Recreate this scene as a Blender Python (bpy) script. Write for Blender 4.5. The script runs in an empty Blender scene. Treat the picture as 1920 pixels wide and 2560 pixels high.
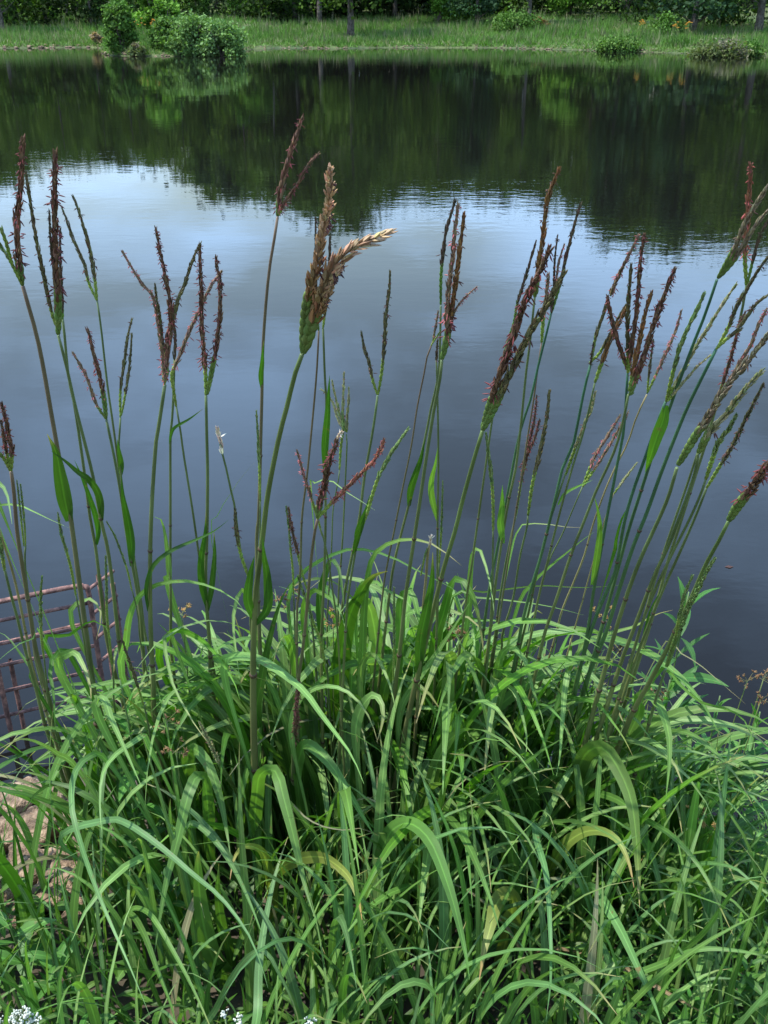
import bpy, math, random
import numpy as np
from mathutils import Vector
R = math.radians
rnd = random.Random(7)
nr = np.random.RandomState(11)
sc = bpy.context.scene
col = sc.collection

# ------------------------------------------------------------------ camera
CAM = np.array([0.0, 0.0, 2.3]); PITCH = R(27.0); F = 2512.0
cd = bpy.data.cameras.new('camera'); cam = bpy.data.objects.new('camera', cd); col.objects.link(cam)
cam.location = CAM; cam.rotation_euler = (R(90) - PITCH, 0, 0)
cd.sensor_fit = 'VERTICAL'; cd.sensor_height = 24; cd.lens = 24 * F / 2560
cd.clip_start = 0.05; cd.clip_end = 1500
sc.camera = cam

# ------------------------------------------------------------------ light
SUN_EL, SUN_AZ = 67.0, -100.0          # azimuth in degrees clockwise from +Y (away from the camera)
w = bpy.data.worlds.new('World'); sc.world = w; w.use_nodes = True
nt = w.node_tree; nt.nodes.clear()
def N(t, typ, **kw):
    n = t.nodes.new(typ)
    for k, v in kw.items(): setattr(n, k, v)
    return n
out = N(nt, 'ShaderNodeOutputWorld'); bg = N(nt, 'ShaderNodeBackground')
sky = N(nt, 'ShaderNodeTexSky', sky_type='NISHITA', sun_disc=False)
sky.sun_elevation = R(SUN_EL); sky.sun_rotation = R(SUN_AZ); sky.air_density = 1.5; sky.dust_density = .6; sky.ozone_density = 1.0
tc = N(nt, 'ShaderNodeTexCoord'); sx = N(nt, 'ShaderNodeSeparateXYZ'); nt.links.new(tc.outputs['Generated'], sx.inputs[0])
az = N(nt, 'ShaderNodeMath', operation='ADD'); az.inputs[1].default_value = 0.12; nt.links.new(sx.outputs['Z'], az.inputs[0])
cmb = N(nt, 'ShaderNodeCombineXYZ')
for k in ('X', 'Y'):
    d = N(nt, 'ShaderNodeMath', operation='DIVIDE'); nt.links.new(sx.outputs[k], d.inputs[0]); nt.links.new(az.outputs[0], d.inputs[1]); nt.links.new(d.outputs[0], cmb.inputs[k])
no = N(nt, 'ShaderNodeTexNoise'); no.inputs['Scale'].default_value = 1.5; no.inputs['Detail'].default_value = 7; no.inputs['Roughness'].default_value = 0.5
mp = N(nt, 'ShaderNodeMapping'); mp.inputs['Location'].default_value = (3.1, 1.7, 0.4); nt.links.new(cmb.outputs[0], mp.inputs[0]); nt.links.new(mp.outputs[0], no.inputs['Vector'])
cr = N(nt, 'ShaderNodeValToRGB'); cr.color_ramp.elements[0].position = 0.46; cr.color_ramp.elements[1].position = 0.68
cr.color_ramp.elements[0].color = (0, 0, 0, 1); cr.color_ramp.elements[1].color = (.6, .6, .6, 1)
ma = N(nt, 'ShaderNodeMath', operation='MULTIPLY_ADD'); nt.links.new(sx.outputs['Z'], ma.inputs[0]); ma.inputs[1].default_value = .12; nt.links.new(no.outputs['Fac'], ma.inputs[2])
nt.links.new(ma.outputs[0], cr.inputs[0])
mx = N(nt, 'ShaderNodeMix', data_type='RGBA'); nt.links.new(cr.outputs[0], mx.inputs[0]); nt.links.new(sky.outputs[0], mx.inputs[6])
mx.inputs[7].default_value = (6.0, 9.4, 14.6, 1)
nt.links.new(mx.outputs[2], bg.inputs[0]); bg.inputs[1].default_value = 0.15; nt.links.new(bg.outputs[0], out.inputs[0])

sl = bpy.data.lights.new('sun', 'SUN'); sl.energy = 4.4; sl.angle = R(0.53); sl.color = (1, .955, .88)
so = bpy.data.objects.new('sun', sl); col.objects.link(so)
a = R(SUN_AZ); e = R(SUN_EL)
sdir = Vector((math.sin(a) * math.cos(e), math.cos(a) * math.cos(e), math.sin(e)))
so.rotation_euler = sdir.to_track_quat('Z', 'Y').to_euler(); so.location = (20, -5, 40)
sc.view_settings.view_transform = 'Standard'; sc.view_settings.look = 'None'; sc.view_settings.exposure = 0.92; sc.view_settings.gamma = 1
sc.render.engine = 'CYCLES'
sc.cycles.use_denoising = True
sc.cycles.max_bounces = 6; sc.cycles.diffuse_bounces = 3; sc.cycles.glossy_bounces = 3; sc.cycles.transmission_bounces = 3

# ------------------------------------------------------------------ helpers
FW = np.array([0, math.cos(PITCH), -math.sin(PITCH)]); UP = np.array([0, math.sin(PITCH), math.cos(PITCH)])
def at(x, y, Y):                      # photo pixel (1920 x 2560) -> the point at distance Y in front of the camera
    d = FW + (x - 960) / F * np.array([1., 0, 0]) + (1280 - y) / F * UP
    return CAM + d * (Y / d[1])
def proj(P):
    q = np.asarray(P) - CAM
    dz = q @ FW
    return 960 + F * q[..., 0] / dz, 1280 - F * (q @ UP) / dz, dz
def dist(P): return (np.asarray(P) - CAM) @ FW
def nrm(v):
    v = np.asarray(v, float); n = np.linalg.norm(v, axis=-1, keepdims=True); return v / np.maximum(n, 1e-9)
def spline(P, n):
    P = np.asarray(P, float)
    if len(P) < 3:
        t = np.linspace(0, 1, n)[:, None]; return P[0] * (1 - t) + P[-1] * t
    Q = np.vstack([2 * P[0] - P[1], P, 2 * P[-1] - P[-2]])
    seg = np.linalg.norm(np.diff(P, axis=0), axis=1); cum = np.r_[0, np.cumsum(seg)]
    s = np.linspace(0, cum[-1], n); o = []
    for v in s:
        i = min(max(int(np.searchsorted(cum, v, 'right')) - 1, 0), len(P) - 2)
        t = (v - cum[i]) / max(seg[i], 1e-9)
        a, b, c, d = Q[i], Q[i + 1], Q[i + 2], Q[i + 3]
        o.append(.5 * ((2 * b) + (c - a) * t + (2 * a - 5 * b + 4 * c - d) * t * t + (3 * b - a - 3 * c + d) * t ** 3))
    return np.array(o)
def tang(P): return nrm(np.gradient(P, axis=0))

class MB:
    def __init__(s): s.v = []; s.q = []; s.t = []; s.c = []; s.st = []; s.n = 0; s.qm = []; s.tm = []
    def add(s, v, q=None, t=None, c=(1, 1, 1), st=None, m=0):
        v = np.asarray(v, float); k = len(v)
        s.v.append(v)
        c = np.asarray(c, float)
        s.c.append(np.broadcast_to(c, (k, 3)))
        s.st.append(np.zeros((k, 2)) if st is None else np.asarray(st, float))
        if q is not None and len(q): s.q.append(np.asarray(q, int) + s.n); s.qm.append(np.full(len(q), m))
        if t is not None and len(t): s.t.append(np.asarray(t, int) + s.n); s.tm.append(np.full(len(t), m))
        s.n += k
    def build(s, name, mats, parent=None, smooth=True, local=False, **pr):
        me = bpy.data.meshes.new(name)
        v = np.concatenate(s.v); off = np.zeros(3)
        if parent is not None and not local:
            r = parent
            while r.parent: r = r.parent
            off = np.array(r.location)
        v = v - off
        q = np.concatenate(s.q) if s.q else np.zeros((0, 4), int); t = np.concatenate(s.t) if s.t else np.zeros((0, 3), int)
        me.vertices.add(len(v)); me.vertices.foreach_set('co', v.astype(np.float32).ravel())
        loops = np.r_[q.ravel(), t.ravel()]
        me.loops.add(len(loops)); me.loops.foreach_set('vertex_index', loops.astype(np.int32))
        tot = np.r_[np.full(len(q), 4), np.full(len(t), 3)]; start = np.r_[0, np.cumsum(tot)[:-1]] if len(tot) else tot
        me.polygons.add(len(tot)); me.polygons.foreach_set('loop_start', start.astype(np.int32))
        me.polygons.foreach_set('use_smooth', np.full(len(tot), smooth))
        mi = np.r_[np.concatenate(s.qm) if s.qm else [], np.concatenate(s.tm) if s.tm else []].astype(np.int32)
        me.polygons.foreach_set('material_index', mi)
        me.update(calc_edges=True)
        ca = me.attributes.new('Col', 'FLOAT_COLOR', 'POINT'); cc = np.concatenate(s.c); ca.data.foreach_set('color', np.c_[cc, np.ones(len(cc))].astype(np.float32).ravel())
        sa = me.attributes.new('ST', 'FLOAT_VECTOR', 'POINT'); ss = np.concatenate(s.st); sa.data.foreach_set('vector', np.c_[ss, np.zeros(len(ss))].astype(np.float32).ravel())
        for m in (mats if isinstance(mats, (list, tuple)) else [mats]): me.materials.append(m)
        o = bpy.data.objects.new(name, me); col.objects.link(o)
        if parent is not None: o.parent = parent
        for k, val in pr.items():
            if val: o[k] = val
        return o
def thing(name, loc, label, category, group=None):
    o = bpy.data.objects.new(name, None); o.empty_display_size = .1; col.objects.link(o); o.location = loc
    o['label'] = label; o['category'] = category
    if group: o['group'] = group
    return o
def copy_tree(o, parent=None):
    c = o.copy(); col.objects.link(c)
    if parent: c.parent = parent
    for ch in list(o.children): copy_tree(ch, c)
    return c

def frame_of(P, hint=(0.13, .2, 1.)):
    T = tang(P); h = np.asarray(hint, float)
    h = np.broadcast_to(h, T.shape)
    S = np.cross(T, h); bad = np.linalg.norm(S, axis=1) < 1e-3
    S[bad] = np.cross(T[bad], np.array([1., 0, 0])); S = nrm(S); B = nrm(np.cross(S, T)); return T, S, B
def tube(mb, P, r, c=(1, 1, 1), k=7, m=0, cap=True):
    P = np.asarray(P, float); n = len(P); r = np.broadcast_to(r, (n,))
    T, S, B = frame_of(P, (.31, -.9, .21))
    an = np.linspace(0, 2 * math.pi, k, endpoint=False)
    v = P[:, None] + r[:, None, None] * (np.cos(an)[None, :, None] * S[:, None] + np.sin(an)[None, :, None] * B[:, None])
    v = v.reshape(-1, 3); i = np.arange(n - 1)[:, None] * k; j = np.arange(k)[None]; j2 = (j + 1) % k
    q = np.stack([i + j, i + j2, i + k + j2, i + k + j], -1).reshape(-1, 4)
    c = np.asarray(c, float)
    if c.ndim == 2: c = np.repeat(c, k, 0)
    st = np.c_[np.tile(an / 6.28, n), np.repeat(np.arange(n) / n, k)]
    t = []
    if cap:
        t = [(0, a + 1, a) for a in range(1, k - 1)] + [((n - 1) * k, (n - 1) * k + a, (n - 1) * k + a + 1) for a in range(1, k - 1)]
    mb.add(v, q, t, c, st, m)
def ribbon(mb, P, wd, hint, fold=.18, c=(1, 1, 1), m=0):
    P = np.asarray(P, float); n = len(P); T = tang(P); h = np.broadcast_to(np.asarray(hint, float), T.shape)
    S = nrm(np.cross(T, h)); Nn = nrm(np.cross(S, T))
    us = np.array([-1, -.5, 0, .5, 1.])
    prof = np.array([fold, fold * .45, -.0, fold * .45, fold])
    v = P[:, None] + wd[:, None, None] * .5 * (us[None, :, None] * S[:, None] + prof[None, :, None] * Nn[:, None])
    i = np.arange(n - 1)[:, None] * 5; j = np.arange(4)[None]
    q = np.stack([i + j, i + j + 1, i + 6 + j, i + 5 + j], -1).reshape(-1, 4)
    st = np.stack(np.broadcast_arrays(us[None, :] * .5 + .5, (np.arange(n) / (n - 1))[:, None]), -1).reshape(-1, 2)
    c = np.asarray(c, float)
    if c.ndim == 2: c = np.repeat(c, 5, 0)
    mb.add(v.reshape(-1, 3), q, None, c, st, m)
def wprof(n, root=.55, peak=.3, tip=.75):
    s = np.linspace(0, 1, n)
    return np.where(s < peak, root + (1 - root) * np.sin(s / peak * math.pi / 2), np.maximum(1 - ((s - peak) / (1 - peak)) ** (1 / tip * 1.35), .02))
def blob(mb, p, d, side, L, W, Th, c, m=0, k=4):          # pointed scale / bead between p and p+d*L
    d = nrm(d); side = nrm(side - d * np.dot(side, d)); b = np.cross(d, side)
    v = [p]
    for s, rr in ((.22, .85), (.5, 1.), (.8, .6)):
        for a in range(k):
            an = 2 * math.pi * (a + .5) / k
            v.append(p + d * L * s + side * math.cos(an) * W * .5 * rr + b * math.sin(an) * Th * .5 * rr)
    v.append(p + d * L)
    q = []; t = []
    for a in range(k):
        a2 = (a + 1) % k; t.append((0, 1 + a2, 1 + a))
        for r_ in (0, 1): q.append((1 + r_ * k + a, 1 + r_ * k + a2, 1 + (r_ + 1) * k + a2, 1 + (r_ + 1) * k + a))
        t.append((1 + 2 * k + a, 1 + 2 * k + a2, 1 + 3 * k))
    mb.add(np.array(v), q, t, c, None, m)
def jit(c, a=.15):
    c = np.asarray(c, float); return np.clip(c * (1 + nr.uniform(-a, a)) * (1 + nr.uniform(-a * .4, a * .4, 3)), 0, 1)

# ------------------------------------------------------------------ materials
def new_mat(name):
    m = bpy.data.materials.new(name); m.use_nodes = True; t = m.node_tree; t.nodes.clear()
    o = N(t, 'ShaderNodeOutputMaterial'); p = N(t, 'ShaderNodeBsdfPrincipled'); t.links.new(p.outputs[0], o.inputs[0]); return m, t, o, p
def mat_leaf(name, trans=.3, rough=.42, stripes=True, spec=.5):
    m, t, o, p = new_mat(name)
    at_ = N(t, 'ShaderNodeAttribute', attribute_name='Col'); st = N(t, 'ShaderNodeAttribute', attribute_name='ST')
    geo = N(t, 'ShaderNodeTexCoord')
    n1 = N(t, 'ShaderNodeTexNoise'); n1.inputs['Scale'].default_value = 9; n1.inputs['Detail'].default_value = 4; t.links.new(geo.outputs['Object'], n1.inputs['Vector'])
    mr = N(t, 'ShaderNodeMapRange'); mr.inputs['From Min'].default_value = .3; mr.inputs['From Max'].default_value = .7; mr.inputs['To Min'].default_value = .8; mr.inputs['To Max'].default_value = 1.2
    t.links.new(n1.outputs['Fac'], mr.inputs['Value'])
    last = mr.outputs[0]
    bump_src = None
    if stripes:
        mpn = N(t, 'ShaderNodeMapping'); mpn.inputs['Scale'].default_value = (26, 1.5, 1); t.links.new(st.outputs['Vector'], mpn.inputs[0])
        n2 = N(t, 'ShaderNodeTexNoise'); n2.inputs['Scale'].default_value = 1; n2.inputs['Detail'].default_value = 2; t.links.new(mpn.outputs[0], n2.inputs['Vector'])
        m2 = N(t, 'ShaderNodeMapRange'); m2.inputs['From Min'].default_value = .3; m2.inputs['From Max'].default_value = .7; m2.inputs['To Min'].default_value = .84; m2.inputs['To Max'].default_value = 1.16; t.links.new(n2.outputs['Fac'], m2.inputs['Value'])
        mu = N(t, 'ShaderNodeMath', operation='MULTIPLY'); t.links.new(last, mu.inputs[0]); t.links.new(m2.outputs[0], mu.inputs[1])
        s2 = N(t, 'ShaderNodeSeparateXYZ'); t.links.new(st.outputs['Vector'], s2.inputs[0])
        ab = N(t, 'ShaderNodeMath', operation='SUBTRACT'); ab.inputs[1].default_value = .5; t.links.new(s2.outputs['X'], ab.inputs[0])
        a2 = N(t, 'ShaderNodeMath', operation='ABSOLUTE'); t.links.new(ab.outputs[0], a2.inputs[0])
        mm = N(t, 'ShaderNodeMapRange'); mm.inputs['From Min'].default_value = .03; mm.inputs['From Max'].default_value = .085; mm.inputs['To Min'].default_value = 1.55; mm.inputs['To Max'].default_value = 1.; t.links.new(a2.outputs[0], mm.inputs['Value'])
        mu2 = N(t, 'ShaderNodeMath', operation='MULTIPLY'); t.links.new(mu.outputs[0], mu2.inputs[0]); t.links.new(mm.outputs[0], mu2.inputs[1]); last = mu2.outputs[0]
        bump_src = n2.outputs['Fac']
    vm = N(t, 'ShaderNodeVectorMath', operation='SCALE'); t.links.new(at_.outputs['Color'], vm.inputs[0]); t.links.new(last, vm.inputs['Scale'])
    if stripes:                              # small brown flecks of wear
        n5 = N(t, 'ShaderNodeTexNoise'); n5.inputs['Scale'].default_value = 55; n5.inputs['Detail'].default_value = 3; t.links.new(geo.outputs['Object'], n5.inputs['Vector'])
        m5 = N(t, 'ShaderNodeMapRange'); m5.inputs['From Min'].default_value = .68; m5.inputs['From Max'].default_value = .76; m5.inputs['To Max'].default_value = .75; t.links.new(n5.outputs['Fac'], m5.inputs['Value'])
        x5 = N(t, 'ShaderNodeMix', data_type='RGBA'); t.links.new(m5.outputs[0], x5.inputs[0]); t.links.new(vm.outputs[0], x5.inputs[6]); x5.inputs[7].default_value = (.17, .11, .045, 1)
        class _o: outputs = [x5.outputs[2]]
        vm = _o
    t.links.new(vm.outputs[0], p.inputs['Base Color']); p.inputs['Roughness'].default_value = rough; p.inputs['Specular IOR Level'].default_value = spec
    if bump_src is not None:
        b = N(t, 'ShaderNodeBump'); b.inputs['Strength'].default_value = .25; b.inputs['Distance'].default_value = .0008; t.links.new(bump_src, b.inputs['Height']); t.links.new(b.outputs[0], p.inputs['Normal'])
    if trans > 0:
        tr = N(t, 'ShaderNodeBsdfTranslucent'); hs = N(t, 'ShaderNodeVectorMath', operation='MULTIPLY'); hs.inputs[1].default_value = (1.25, 1.5, .45); t.links.new(vm.outputs[0], hs.inputs[0]); t.links.new(hs.outputs[0], tr.inputs[0])
        ms = N(t, 'ShaderNodeMixShader'); ms.inputs[0].default_value = trans; t.links.new(p.outputs[0], ms.inputs[1]); t.links.new(tr.outputs[0], ms.inputs[2]); t.links.new(ms.outputs[0], o.inputs[0])
    return m
LEAF = mat_leaf('leaf_blade', .38, .5, spec=.34)
FOL = mat_leaf('foliage', .25, .8, stripes=False, spec=.12)
STEM = mat_leaf('grass_stem', 0, .45, stripes=False, spec=.4)
SPK = mat_leaf('seed_scales', .08, .6, stripes=False, spec=.3)
def mat_noise(name, c1, c2, scale, rough=.9, bump=.0, bdist=.01, c3=None, detail=6, spec=.3):
    m, t, o, p = new_mat(name); g = N(t, 'ShaderNodeTexCoord'); n = N(t, 'ShaderNodeTexNoise'); n.inputs['Scale'].default_value = scale; n.inputs['Detail'].default_value = detail; n.inputs['Roughness'].default_value = .62
    t.links.new(g.outputs['Object'], n.inputs['Vector']); r = N(t, 'ShaderNodeValToRGB'); e = r.color_ramp.elements
    e[0].position = .35; e[0].color = (*c1, 1); e[1].position = .65; e[1].color = (*c2, 1)
    if c3: x = e.new(.5); x.color = (*c3, 1)
    t.links.new(n.outputs['Fac'], r.inputs[0]); t.links.new(r.outputs[0], p.inputs['Base Color']); p.inputs['Roughness'].default_value = rough; p.inputs['Specular IOR Level'].default_value = spec
    if bump:
        b = N(t, 'ShaderNodeBump'); b.inputs['Strength'].default_value = bump; b.inputs['Distance'].default_value = bdist
        n3 = N(t, 'ShaderNodeTexNoise'); n3.inputs['Scale'].default_value = scale * 3.3; n3.inputs['Detail'].default_value = 8; t.links.new(g.outputs['Object'], n3.inputs['Vector']); t.links.new(n3.outputs['Fac'], b.inputs['Height']); t.links.new(b.outputs[0], p.inputs['Normal'])
    return m
SOIL = mat_noise('soil', (.03, .024, .016), (.09, .07, .045), 6, .95, .8, .02, (.05, .045, .02))
RUST = mat_noise('rusty_iron', (.055, .028, .024), (.27, .14, .11), 38, .75, 1., .003, (.13, .07, .062))
ROCK = mat_noise('sandstone', (.055, .038, .026), (.34, .25, .17), 22, .9, 1., .02, (.19, .13, .085))
BARK = mat_noise('bark', (.03, .026, .021), (.13, .115, .1), 5, .95, .7, .03)
PALEBARK = mat_noise('pale_bark', (.12, .11, .1), (.3, .28, .26), 5, .95, .6, .03)

# ------------------------------------------------------------------ ground, pond
def near_edge(x): return 2.78 + .1 * np.sin(x * 2.1 + .6) + .05 * np.sin(x * 5.3) - .12 * np.clip(-x - .5, 0, 2) - .02 * x * x - .55 * (lambda t: t * t * (3 - 2 * t))(np.clip((x - .3) / .5, 0, 1))
def far_edge(x):
    x = np.asarray(x, float)
    y = 59.5 + .5 * np.sin(x * .33) + .25 * np.sin(x * 1.1 + 1) - .036 * np.clip(x - 2, 0, 80) ** 2 - .018 * np.clip(-x - 22, 0, 80) ** 2
    y = y - 9.3 * np.exp(-((x + 10.9) / 3.4) ** 4)
    return np.maximum(y, 12)
def ground_z(x, y):
    x = np.asarray(x, float); y = np.asarray(y, float)
    dn = near_edge(x) - y
    zn = np.where(dn > 0, .36 * (1 - np.exp(-np.maximum(dn, 0) * .85)) + .03 * np.minimum(dn, .5) * 2, np.maximum(dn * .5, -1.3))
    df = y - far_edge(x)
    r = np.clip(df, 0, 400)
    zf = np.where(df > 0, .12 * np.minimum(r * 2, 1) + .055 * np.minimum(r, 24) + .035 * np.clip(r - 24, 0, 60) + .15 * np.sin(x * .21) * np.minimum(r / 12, 1), np.maximum(df * .4, -1.3))
    return np.maximum(zn, zf)
gx = np.unique(np.r_[-600, -300, -150, -100, np.arange(-70, -30, 3.), np.arange(-30, -3, .75), np.arange(-3, 3, .12), np.arange(3, 30, .75), np.arange(30, 73, 3.), 100, 150, 300, 600])
gy = np.unique(np.r_[-300, -100, -30, -10, -5, -2, np.arange(-1, 4, .1), np.arange(4, 40, 3.), np.arange(40, 66, .45), np.arange(66, 110, 2.), 130, 160, 220, 400, 700])
X, Y = np.meshgrid(gx, gy); Z = ground_z(X, Y) + .012 * np.sin(X * 7 + Y * 3) * np.sin(Y * 9 - X * 2)
mb = MB(); nx, ny = len(gx), len(gy); i = np.arange(ny - 1)[:, None] * nx; j = np.arange(nx - 1)[None]
gq = np.stack([i + j, i + j + 1, i + nx + j + 1, i + nx + j], -1).reshape(-1, 4)
m, t, o, p = new_mat('ground'); g = N(t, 'ShaderNodeTexCoord'); sp = N(t, 'ShaderNodeSeparateXYZ'); t.links.new(g.outputs['Object'], sp.inputs[0])
n = N(t, 'ShaderNodeTexNoise'); n.inputs['Scale'].default_value = .8; n.inputs['Detail'].default_value = 9; t.links.new(g.outputs['Object'], n.inputs[0])
r1 = N(t, 'ShaderNodeValToRGB'); r1.color_ramp.elements[0].position = .35; r1.color_ramp.elements[0].color = (.03, .055, .015, 1); r1.color_ramp.elements[1].position = .65; r1.color_ramp.elements[1].color = (.075, .1, .03, 1); t.links.new(n.outputs['Fac'], r1.inputs[0])
n2 = N(t, 'ShaderNodeTexNoise'); n2.inputs['Scale'].default_value = 9; n2.inputs['Detail'].default_value = 9; t.links.new(g.outputs['Object'], n2.inputs[0])
r2 = N(t, 'ShaderNodeValToRGB'); r2.color_ramp.elements[0].position = .35; r2.color_ramp.elements[0].color = (.022, .017, .011, 1); r2.color_ramp.elements[1].position = .68; r2.color_ramp.elements[1].color = (.07, .055, .035, 1); t.links.new(n2.outputs['Fac'], r2.inputs[0])
cm = N(t, 'ShaderNodeMapRange'); cm.inputs['From Min'].default_value = 20; cm.inputs['From Max'].default_value = 40; t.links.new(sp.outputs['Y'], cm.inputs['Value'])
mxx = N(t, 'ShaderNodeMix', data_type='RGBA'); t.links.new(cm.outputs[0], mxx.inputs[0]); t.links.new(r2.outputs[0], mxx.inputs[6]); t.links.new(r1.outputs[0], mxx.inputs[7]); t.links.new(mxx.outputs[2], p.inputs['Base Color']); p.inputs['Roughness'].default_value = .95
b = N(t, 'ShaderNodeBump'); b.inputs['Strength'].default_value = .8; b.inputs['Distance'].default_value = .02; t.links.new(n2.outputs['Fac'], b.inputs['Height']); t.links.new(b.outputs[0], p.inputs['Normal'])
mb.add(np.c_[X.ravel(), Y.ravel(), Z.ravel()], gq); mb.build('ground', m, kind='structure')

m, t, o, p = new_mat('pond_water'); g = N(t, 'ShaderNodeTexCoord')
p.inputs['Base Color'].default_value = (.005, .0048, .0046, 1); p.inputs['Roughness'].default_value = .012; p.inputs['IOR'].default_value = 1.333; p.inputs['Specular IOR Level'].default_value = .5
def wn(scale, sxyz, det):
    mp = N(t, 'ShaderNodeMapping'); mp.inputs['Scale'].default_value = sxyz; t.links.new(g.outputs['Object'], mp.inputs[0])
    n = N(t, 'ShaderNodeTexNoise'); n.inputs['Scale'].default_value = scale; n.inputs['Detail'].default_value = det; t.links.new(mp.outputs[0], n.inputs[0]); return n.outputs['Fac']
big = wn(.09, (1, .6, 1), 2)
mk = N(t, 'ShaderNodeMapRange'); mk.inputs['From Min'].default_value = .42; mk.inputs['From Max'].default_value = .66; mk.inputs['To Min'].default_value = .25; mk.inputs['To Max'].default_value = 1.; t.links.new(big, mk.inputs['Value'])
fine = wn(5.5, (.75, 1.3, 1), 3)
m1 = N(t, 'ShaderNodeMath', operation='MULTIPLY'); t.links.new(fine, m1.inputs[0]); t.links.new(mk.outputs[0], m1.inputs[1])
sw = wn(.7, (.6, 1.2, 1), 2)
m2 = N(t, 'ShaderNodeMath', operation='MULTIPLY_ADD'); t.links.new(sw, m2.inputs[0]); m2.inputs[1].default_value = 1.2; t.links.new(m1.outputs[0], m2.inputs[2])
b = N(t, 'ShaderNodeBump'); b.inputs['Strength'].default_value = 1; b.inputs['Distance'].default_value = .0022; t.links.new(m2.outputs[0], b.inputs['Height']); t.links.new(b.outputs[0], p.inputs['Normal'])
mb = MB(); mb.add([(-90, -20, 0), (90, -20, 0), (90, 70, 0), (-90, 70, 0)], [(0, 1, 2, 3)]); mb.build('water', m, kind='structure')
# ------------------------------------------------------------------ the traced flowering stalks
# spike kinds: m maroon, p pinkish, o olive, g green, t tan, d dark;  (kind, width px, share of green seed cases at the base, points base->tip)
ST = []
def S(label, w, Yt, Yb, stem, spikes, leaves=(), tone='g'): ST.append((label, w, Yt, Yb, stem, spikes, leaves, tone))
S('leftmost tall stalk with one fat rust brown spike and small green side spikes', 12, 1.5, 2.1,
  [(57,716),(97,862),(132,1056),(149,1150),(167,1233),(179,1311),(210,1544),(233,1719),(241,1800)],
  [('m',21,.12,[(57,716),(47,648),(43,551),(51,473),(58,341)]),('g',13,.9,[(50,700),(29,656),(16,609),(2,570)]),('g',11,.5,[(44,690),(23,648),(0,613),(-30,560)])],
  [(42,'d',[(173,1303),(163,1250),(152,1190),(140,1130),(118,1085)])], 'p')
S('tall stalk with greyish maroon spike above bright green swollen seed cases, upper left', 9, 1.5, 2.1,
  [(146,839),(167,920),(187,1010),(210,1100),(233,1194),(253,1303),(272,1389),(295,1583),(307,1700),(317,1855)],
  [('o',13,.1,[(140,815),(130,784),(113,707),(89,590),(74,493),(64,427)]),('m',22,.22,[(146,839),(144,745),(138,629),(136,512),(138,376)]),('d',9,0,[(132,660),(126,600),(123,524)])],
  [(22,'d',[(255,1299),(252,1255),(241,1222),(218,1194),(194,1179),(163,1152),(128,1128)])])
S('slender green stalk standing close behind the greyish maroon spiked stalk', 8, 1.65, 2.15,
  [(157,800),(160,823),(171,940),(187,1018),(210,1175),(225,1292),(239,1369),(253,1486),(272,1622)],
  [('d',11,.1,[(157,800),(154,720),(150,640),(151,570)])],
  [(17,'d',[(241,1362),(245,1330),(238,1290),(222,1240),(203,1190),(186,1150)])])
S('thin stalk with two long narrow dark spikes leaning left in parallel', 6, 1.9, 2.2,
  [(243,753),(253,823),(268,959),(281,1050),(295,1155),(310,1270),(330,1389),(350,1544),(361,1661)],
  [('o',11,.25,[(243,753),(222,707),(210,660),(183,598),(167,551),(154,518)]),('o',12,.22,[(243,753),(233,668),(218,598),(194,520),(181,487)])],
  [(15,'d',[(302,1190),(303,1160),(298,1130),(293,1098)])])
S('stalk forked into a pinkish left spike and a taller brown spike', 8, 1.8, 2.15,
  [(266,1049),(288,1155),(303,1241),(319,1350),(334,1428),(350,1525),(358,1622),(365,1700)],
  [('p',11,.2,[(266,1049),(241,1010),(218,947),(198,909),(181,880)]),('m',14,.3,[(266,1049),(260,998),(249,940),(233,881),(224,839),(216,821)])],
  [(25,'d',[(330,1416),(328,1350),(318,1290),(308,1240),(303,1190)])])
S('stalk bearing two slim upright brownish green spikes side by side', 6, 1.95, 2.2,
  [(301,1045),(299,1080),(297,1117),(301,1175),(312,1260),(336,1400),(352,1500),(370,1620)],
  [('o',10,.3,[(301,1045),(301,979),(311,901),(321,835),(330,798)]),('o',9,.3,[(303,1040),(311,998),(323,920),(330,831)])])
S('stout stalk topped by a fan of five spikes around a fat dark maroon one', 11, 1.45, 2.0,
  [(412,963),(404,1018),(393,1088),(389,1117),(379,1272),(375,1428),(377,1583),(383,1700),(389,1816)],
  [('m',22,.15,[(412,959),(414,920),(422,843),(432,784),(437,765)]),('m',14,0,[(426,850),(425,757),(412,687),(400,629),(389,567)]),
   ('o',13,0,[(434,800),(443,757),(463,707),(478,660),(500,609)]),('p',12,.05,[(410,930),(397,823),(383,745),(362,718),(338,683),(319,652),(305,627)]),('o',11,.1,[(410,900),(400,796),(391,745),(387,707)])],
  [(14,'d',[(371,1528),(366,1480),(373,1440),(389,1408),(428,1377),(498,1346),(537,1327),(572,1299)])])
S('leaning stalk with beaded green base and long greyish pink spike reaching right', 6, 1.7, 2.1,
  [(441,1018),(451,1076),(459,1136),(482,1280),(502,1420),(520,1540),(530,1650)],
  [('p',13,.28,[(441,1018),(434,975),(430,936),(447,893),(470,835),(498,777),(525,718),(556,675)])])
S('pale green stalk rising straight behind the five spiked fan', 7, 1.75, 2.15,
  [(436,900),(434,979),(430,1050),(426,1097),(426,1233),(426,1389),(427,1544),(430,1650)],
  [('d',10,0,[(436,900),(438,850),(434,800)])], [(9,'d',[(424,1110),(428,1085),(438,1068),(474,1047),(509,1021)])])
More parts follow.
